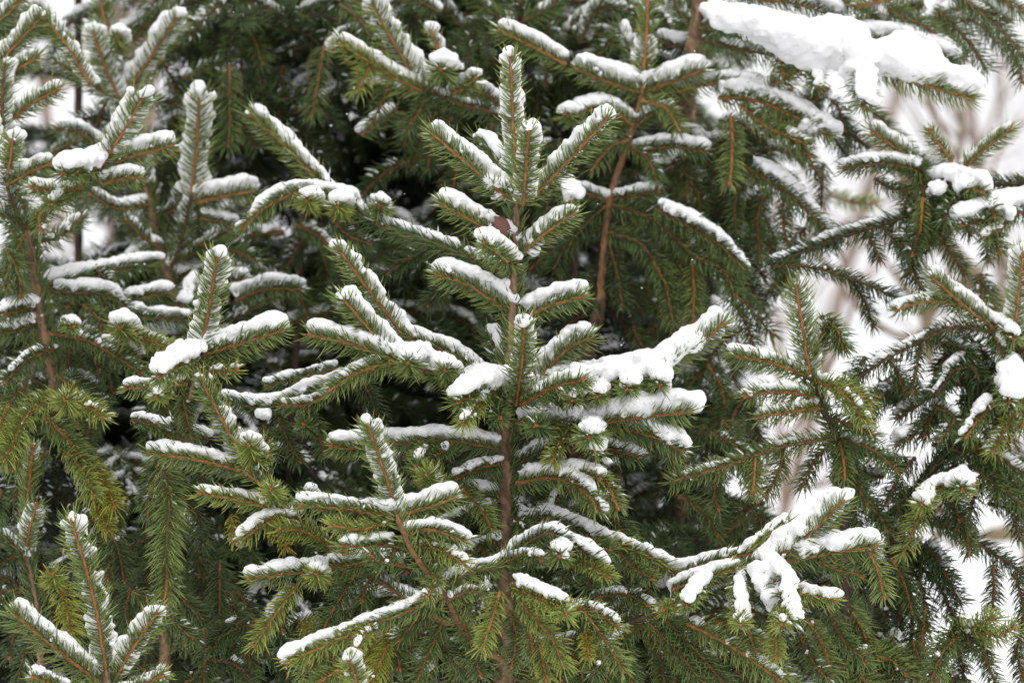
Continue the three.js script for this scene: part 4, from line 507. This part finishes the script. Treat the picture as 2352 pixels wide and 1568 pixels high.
// ---------------------------------------------------------------- the dense spruces behind: a few boughs, each put on its trunk many times
const protos = [];
for (let k = 0; k < 12; k++) {
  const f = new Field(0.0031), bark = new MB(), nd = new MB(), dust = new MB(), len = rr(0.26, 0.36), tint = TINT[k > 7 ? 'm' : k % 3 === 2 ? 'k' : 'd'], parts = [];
  const main = sampled([V(0, 0, 0), V(len * 0.35, 0.02, rr(-0.01, 0.01)), V(len * 0.7, 0.0, rr(-0.02, 0.02)), V(len, rr(-0.06, 0.02), rr(-0.03, 0.03))], 0.006);
  parts.push([main, 0.017, 1, k % 4 === 1 ? 0.6 : k > 7 ? 0.45 : 0]);
  for (let i = 0; i < 9; i++) {
    const t = 0.15 + i * 0.093, b = main.p[Math.floor(t * main.n)], sd = i % 2 ? 1 : -1, l = rr(0.08, 0.15) * (1.1 - t * 0.4), dr = rr(0.1, 0.9);
    parts.push([sampled([b.clone(), b.clone().add(V(l * 0.45, -l * 0.12 * dr, sd * l * 0.38)), b.clone().add(V(l * 0.8, -l * dr, sd * l * 0.66))], 0.006), rr(0.015, 0.019), 0, k % 4 === 1 || k > 7 ? rr(0, 0.75) : rr(0, 0.28)]);
  }
  parts.forEach(([c, R, age, sn]) => { if (sn > 0.2) snowOn(f, c, R, sn, 0, { wind: 0 }); });
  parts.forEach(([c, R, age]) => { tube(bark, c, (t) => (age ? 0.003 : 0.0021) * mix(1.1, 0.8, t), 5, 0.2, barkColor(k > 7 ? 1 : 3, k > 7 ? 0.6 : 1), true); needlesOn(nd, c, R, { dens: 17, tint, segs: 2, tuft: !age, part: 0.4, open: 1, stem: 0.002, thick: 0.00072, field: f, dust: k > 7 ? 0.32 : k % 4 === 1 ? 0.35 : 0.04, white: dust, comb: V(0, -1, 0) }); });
  const b = new THREE.Mesh(bark.geometry(), M.bark); b.name = 'branch';
  const n = add('needles', nd.geometry(), M.needles, b); n.userData.kind = 'stuff';
  if (dust.count) { dust.c = []; add('snow_dusting', dust.geometry(), M.dust, b).userData.kind = 'stuff'; }
  const sm = f.meshes(0.9).get(0); if (sm) add('snow', sm.geometry(), M.snow, b);
  b.castShadow = b.receiveShadow = true; protos.push(b);
}
function backTree(label, x, z, r, boughs, lean = 0, low = 1.05, high = 2.2, top = 2.5, kinds = [0, 8], front = -0.3) {
  const root = new THREE.Group(), foot = at(x, 784, z); foot.y = 0; root.name = numbered('spruce_tree'); root.userData = { label, category: 'tree' }; root.position.copy(foot); scene.add(root);
  const rad = r * PX * (D - z) / D, c = sampled([V(-lean * 1.6, 0, 0), V(0, Math.min(1.6, top * 0.6), 0), V(lean * 0.9, top, 0)], 0.012), mb = new MB();
  tube(mb, c, (t) => rad * mix(1.5, 0.55, t), 10, 0.16, barkColor(3, 0.9), false);
  add('trunk', mb.geometry(), M.bark, root);
  for (let i = 0, made = 0; i < boughs * 6 && made < boughs; i++) {
    const b = protos[kinds[0] + Math.floor(rnd() * (kinds[1] - kinds[0]))].clone(), h = mix(low, high, rnd()), sc = rr(0.85, 1.5) * mix(1.15, 0.75, (h - low) / (high - low));
    b.position.set(lean * (h - 1.6), h, 0); b.rotation.set(0, rr(-Math.PI, Math.PI), rr(-0.35, 0.4), 'YXZ'); b.scale.setScalar(sc); b.updateMatrix();
    let ok = true;
    for (const [px, py, pz] of [[0.08, 0, 0], [0.16, 0, 0.05], [0.16, -0.03, -0.05], [0.26, -0.02, 0], [0.3, -0.04, 0.06], [0.3, -0.04, -0.06], [0.36, -0.04, 0]]) {
      const w = V(px, py, pz).applyMatrix4(b.matrix).add(foot), k = D / (D - w.z) / PX, X = 1176 + w.x * k, Y = 784 - (w.y - EYE) * k;
      if (GAPS.some(([gx, gy, gr]) => Math.hypot(X - gx, Y - gy) < gr * 1.25) || (kinds[1] > 8 && VOIDS.some(([gx, gy, gr]) => Math.hypot(X - gx, Y - gy) < gr)) || (X > 1780 && !(Y > 1280 && X < 2080)) || (X > 1740 && Y > 180 && Y < 940) || w.z > front) { ok = false; break; }
    }
    if (ok) { root.add(b); made++; }
  }
}
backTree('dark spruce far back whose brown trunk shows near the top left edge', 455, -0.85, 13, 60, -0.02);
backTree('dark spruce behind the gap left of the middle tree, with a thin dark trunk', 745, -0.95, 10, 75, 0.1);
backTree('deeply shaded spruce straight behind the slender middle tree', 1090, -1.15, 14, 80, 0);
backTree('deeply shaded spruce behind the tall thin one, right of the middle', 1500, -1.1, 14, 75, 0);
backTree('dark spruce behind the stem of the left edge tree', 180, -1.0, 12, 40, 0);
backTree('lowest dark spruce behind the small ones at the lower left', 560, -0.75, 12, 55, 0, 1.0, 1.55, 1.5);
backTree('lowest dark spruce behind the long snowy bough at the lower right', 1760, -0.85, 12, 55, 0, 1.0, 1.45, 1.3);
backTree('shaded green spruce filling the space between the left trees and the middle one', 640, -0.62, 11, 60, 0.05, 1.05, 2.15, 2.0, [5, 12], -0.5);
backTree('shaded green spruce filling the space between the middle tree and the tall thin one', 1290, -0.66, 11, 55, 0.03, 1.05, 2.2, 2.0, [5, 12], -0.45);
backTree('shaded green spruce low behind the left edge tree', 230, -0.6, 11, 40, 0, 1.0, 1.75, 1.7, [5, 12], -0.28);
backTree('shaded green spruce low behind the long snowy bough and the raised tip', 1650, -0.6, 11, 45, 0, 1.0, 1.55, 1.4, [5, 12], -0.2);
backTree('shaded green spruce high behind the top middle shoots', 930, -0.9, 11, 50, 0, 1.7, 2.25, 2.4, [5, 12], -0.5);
for (const T of spruces) finish(T);
// ---------------------------------------------------------------- snow-covered ground
{
  const n = 120, g = new THREE.BufferGeometry(), p = [], ix = [];
  for (let j = 0; j <= n; j++) for (let i = 0; i <= n; i++) {
    const u = i / n * 2 - 1, v = j / n * 2 - 1, x = Math.sign(u) * Math.abs(u) ** 3 * 400, z = -10 + Math.sign(v) * Math.abs(v) ** 3 * 400, d = Math.hypot(x, z);
    p.push(x, -0.02 + smooth(3, 12, d) * 0.12 * noise(x * 0.25, 0, z * 0.25) + smooth(5, 60, d) * 0.7 * noise(x * 0.03, 2, z * 0.03) + 0.02 * noise(x * 1.1, 4, z * 1.1), z);
  }
  for (let j = 0; j < n; j++) for (let i = 0; i < n; i++) { const a = j * (n + 1) + i; ix.push(a, a + n + 1, a + 1, a + 1, a + n + 1, a + n + 2); }
  g.setAttribute('position', new THREE.Float32BufferAttribute(p, 3)); g.setIndex(ix); g.computeVertexNormals();
  const m = add('ground', g, M.ground, scene); m.userData.kind = 'structure';
}
// ---------------------------------------------------------------- bare broadleaf trees out of focus behind
const WOOD = [[0.30, 0.22, 0.17], [0.20, 0.145, 0.11]], OLIVE = [[0.25, 0.20, 0.11], [0.16, 0.125, 0.07]];
function bareTree(label, z, trunk, limbs, tone = WOOD, group) {   // trunk and limbs: [x, y, ...], radius at the start and at the end
  const root = new THREE.Group(), pts = (a) => { const o = []; for (let i = 0; i < a.length; i += 2) o.push(at(a[i], a[i + 1], z + (i ? 0.02 * i : 0))); return o; };
  root.name = numbered('bare_tree'); root.userData = { label, category: 'tree' }; if (group) root.userData.group = group;
  const t = pts(trunk[0]), foot = t[0].clone(); foot.y = 0; t.unshift(foot.clone()); root.position.copy(foot); scene.add(root);
  const stem = (q, r0, r1, name) => {
    const c = sampled(q.map((v) => v.clone().sub(foot)), 0.03), mb = new MB(), k = PX * (D - z) / D;
    tube(mb, c, (u) => mix(r0, r1, u) * k, 10, 0.1, (u, a, i, out) => { const m = clamp(0.5 + 0.6 * noise(a, i * 0.5, r0), 0, 1); for (let d = 0; d < 3; d++) out[d] = mix(tone[0][d], tone[1][d], m); }, true);
    return add(name, mb.geometry(), M.bark, root);
  };
  stem(t, trunk[1], trunk[2], 'trunk');
  for (const [a, r0, r1] of limbs) {
    const q = pts(a), b = stem(q, r0, r1, 'branch'), c = sampled(q, 0.02), k = PX * (D - z) / D;
    for (let i = 0; i < 5; i++) {                              // finer twigs
      const f = c.p[Math.floor(rr(0.3, 0.95) * c.n)].clone().sub(foot), d = V(rr(-1, 1), rr(0, 1), rr(-0.5, 0.5)).normalize(), l = rr(0.15, 0.4), mb = new MB();
      tube(mb, sampled([f, f.clone().addScaledVector(d, l * 0.5).add(V(0, 0.02, 0)), f.clone().addScaledVector(d, l)], 0.03), (u) => mix(r1 * 0.7, 1.5, u) * k, 6, 0.08, (u, a2, i2, out) => { for (let e = 0; e < 3; e++) out[e] = tone[1][e]; }, true);
      const tw = add('twig', mb.geometry(), M.bark, b);
    }
  }
}
bareTree('olive brown bare tree leaning to the upper left behind the right side of the picture', -3.2, [[2480, 1000, 2330, 760, 2240, 640, 2150, 540, 2085, 420, 2050, 300], 34, 20], [[[2240, 640, 2140, 700, 2130, 780, 2140, 850], 20, 14], [[2150, 540, 2200, 380, 2210, 250], 12, 7]], OLIVE);
bareTree('thin brown bare tree whose stem slants down to the right between green boughs', -2.6, [[2300, 900, 2150, 790, 2060, 770, 1980, 715, 1900, 610, 1820, 520, 1760, 440], 11, 7], [[[1980, 715, 1920, 560, 1880, 470], 6, 4], [[2060, 770, 2180, 770, 2260, 740], 8, 6]], WOOD);
bareTree('bare tree with a level olive limb low at the right edge', -3.0, [[2600, 1400, 2440, 1230, 2352, 1225, 2240, 1228], 30, 16], [[[2240, 1228, 2180, 1200, 2130, 1270], 12, 9], [[2240, 1250, 2170, 1252], 6, 5]], OLIVE);
bareTree('pale bare trunk slanting far behind the gap at the upper right', -6, [[2420, 1300, 2330, 800, 2240, 320, 2160, -60], 17, 12], [[[2230, 400, 2290, 250, 2320, 100], 8, 5], [[2225, 320, 2150, 200, 2100, 120], 7, 4]], WOOD);
bareTree('pale bare trunk seen far behind between the right boughs', -7, [[1700, 1600, 1850, 1000, 1960, 560, 2080, 150], 20, 14], [[[1955, 700, 2040, 550, 2080, 400], 9, 6]], WOOD);
bareTree('brown bare tree glimpsed through the gaps of the left tree', -3.4, [[230, 1300, 225, 800, 200, 620, 130, 470], 15, 8], [[[215, 700, 170, 560, 100, 500], 9, 6], [[205, 640, 255, 540, 240, 440], 12, 6], [[130, 470, 110, 300, 90, 120], 14, 9]], WOOD);
bareTree('broad grey bare trunk behind the top left shoots', -5, [[345, 1300, 350, 600, 335, 250, 345, -60], 30, 26], [[[340, 260, 300, 100, 260, 0], 26, 20]], WOOD);
bareTree('grey bare trunk behind the gap beside the left snow arch', -6, [[600, 1300, 590, 700, 600, 480], 26, 22], [[[595, 560, 570, 460, 560, 300], 12, 8]], WOOD);
bareTree('bare trunk far behind the lowest gap at the left', -4, [[130, 1500, 118, 1230, 110, 1100], 22, 18], [[[118, 1250, 20, 1240, -60, 1200], 10, 7]], WOOD);
bareTree('slim bare trunk behind the low gap by the raised spruce tip', -5, [[1800, 1600, 1795, 1000, 1790, 700], 12, 9], [[[1795, 1180, 1840, 1080, 1850, 980], 7, 5]], WOOD);

bareTree('tan bare tree whose thin limbs cross the white gaps at the far right', -2.9, [[2560, 1500, 2450, 1000, 2330, 640, 2180, 330, 2090, 120], 10, 6], [[[2330, 640, 2240, 520, 2120, 470], 6, 4], [[2400, 860, 2250, 830, 2120, 880], 6, 4], [[2260, 500, 2290, 360, 2350, 250], 5, 3], [[2440, 980, 2330, 1060, 2200, 1090], 6, 4]], WOOD);
bareTree('tan bare sapling crossing low behind the long snowy bough', -2.7, [[1500, 1640, 1640, 1300, 1760, 1080, 1900, 860, 1980, 640], 9, 5], [[[1760, 1080, 1850, 1120, 1960, 1090], 5, 3], [[1900, 860, 1880, 760, 1800, 700], 5, 3]], WOOD);
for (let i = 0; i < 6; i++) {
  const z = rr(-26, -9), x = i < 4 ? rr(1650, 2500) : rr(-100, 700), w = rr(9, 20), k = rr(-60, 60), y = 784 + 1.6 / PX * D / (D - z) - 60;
  bareTree('pale slim bare trunk lost in the blur of the distant wood', z, [[x, y, x + k * 0.4, 700, x + k, 250, x + k * 1.6, -200], w, w * 0.6], [[[x + k * 0.5, 600, x + 90, 380, x + 130, 150], 7, 4], [[x + k * 0.8, 420, x - 80, 250, x - 140, 60], 6, 3]], [[0.66, 0.64, 0.63], [0.55, 0.52, 0.51]], 'distant bare trees out of focus');  // bark tones lightened to stand in for haze over the distance
}
// ---------------------------------------------------------------- the dead leaf caught on the middle tree
{
  const p = [], ix = [], n = 22, m = 14, o = at(1150, 512, 0.03);
  for (let j = 0; j <= n; j++) for (let i = 0; i <= m; i++) {
    const v = j / n, u = i / m * 2 - 1, w = 0.0115 * Math.sin(Math.PI * Math.min(1, v * 0.9 + 0.08)) ** 0.6 * (1 + 0.06 * Math.sin(v * 31 + u)), curl = u * 1.25;
    p.push(Math.sin(curl) * w, (v - 0.5) * 0.024 - 0.004 * Math.abs(u), (Math.cos(curl) - 1) * w * 0.9 + 0.003 * Math.sin(v * 3) + 0.0006 * Math.cos(u * 18) * (1 - Math.abs(u)));
  }
  for (let j = 0; j < n; j++) for (let i = 0; i < m; i++) { const a = j * (m + 1) + i; ix.push(a, a + 1, a + m + 1, a + 1, a + m + 2, a + m + 1); }
  const g = new THREE.BufferGeometry(); g.setAttribute('position', new THREE.Float32BufferAttribute(p, 3)); g.setIndex(ix); g.computeVertexNormals();
  const leaf = new THREE.Group(); leaf.name = 'dried_leaf'; leaf.position.copy(o); leaf.rotation.set(-0.2, 0.5, 0.9); scene.add(leaf);
  add('blade', g, new THREE.MeshStandardMaterial({ color: new THREE.Color().setRGB(0.15, 0.058, 0.038), roughness: 0.55, side: THREE.DoubleSide }), leaf);
  const st = new MB(); tube(st, sampled([V(0, -0.012, 0.001), V(0.002, -0.018, 0.001), V(0.006, -0.022, -0.003)], 0.002), () => 0.0006, 5, 0.05, (t, q, i, out) => { out[0] = 0.1; out[1] = 0.04; out[2] = 0.03; }, true);
  add('stalk', st.geometry(), M.bark, leaf);
  leaf.userData = { label: 'curled dark brown dead leaf caught under snow beside the middle tree stem', category: 'leaf' };
}
// ---------------------------------------------------------------- a few falling flakes
{
  const list = [];
  for (let i = 0; i < 70; i++) { const f = new THREE.IcosahedronGeometry(rr(0.0007, 0.0013), 0); f.scale(1.3, 0.8, 1); const z = rr(-0.5, 0.6), q = at(rr(0, 2352), rr(0, 1568), z); f.translate(q.x, q.y, q.z); list.push(f); }
  const m = add('falling_snow', mergeGeometries(list), M.snow, scene); m.userData = { label: 'tiny snowflakes drifting in front of the spruces', category: 'snow', kind: 'stuff' };
}
console.log(JSON.stringify(tally));
renderer.render(scene, camera);
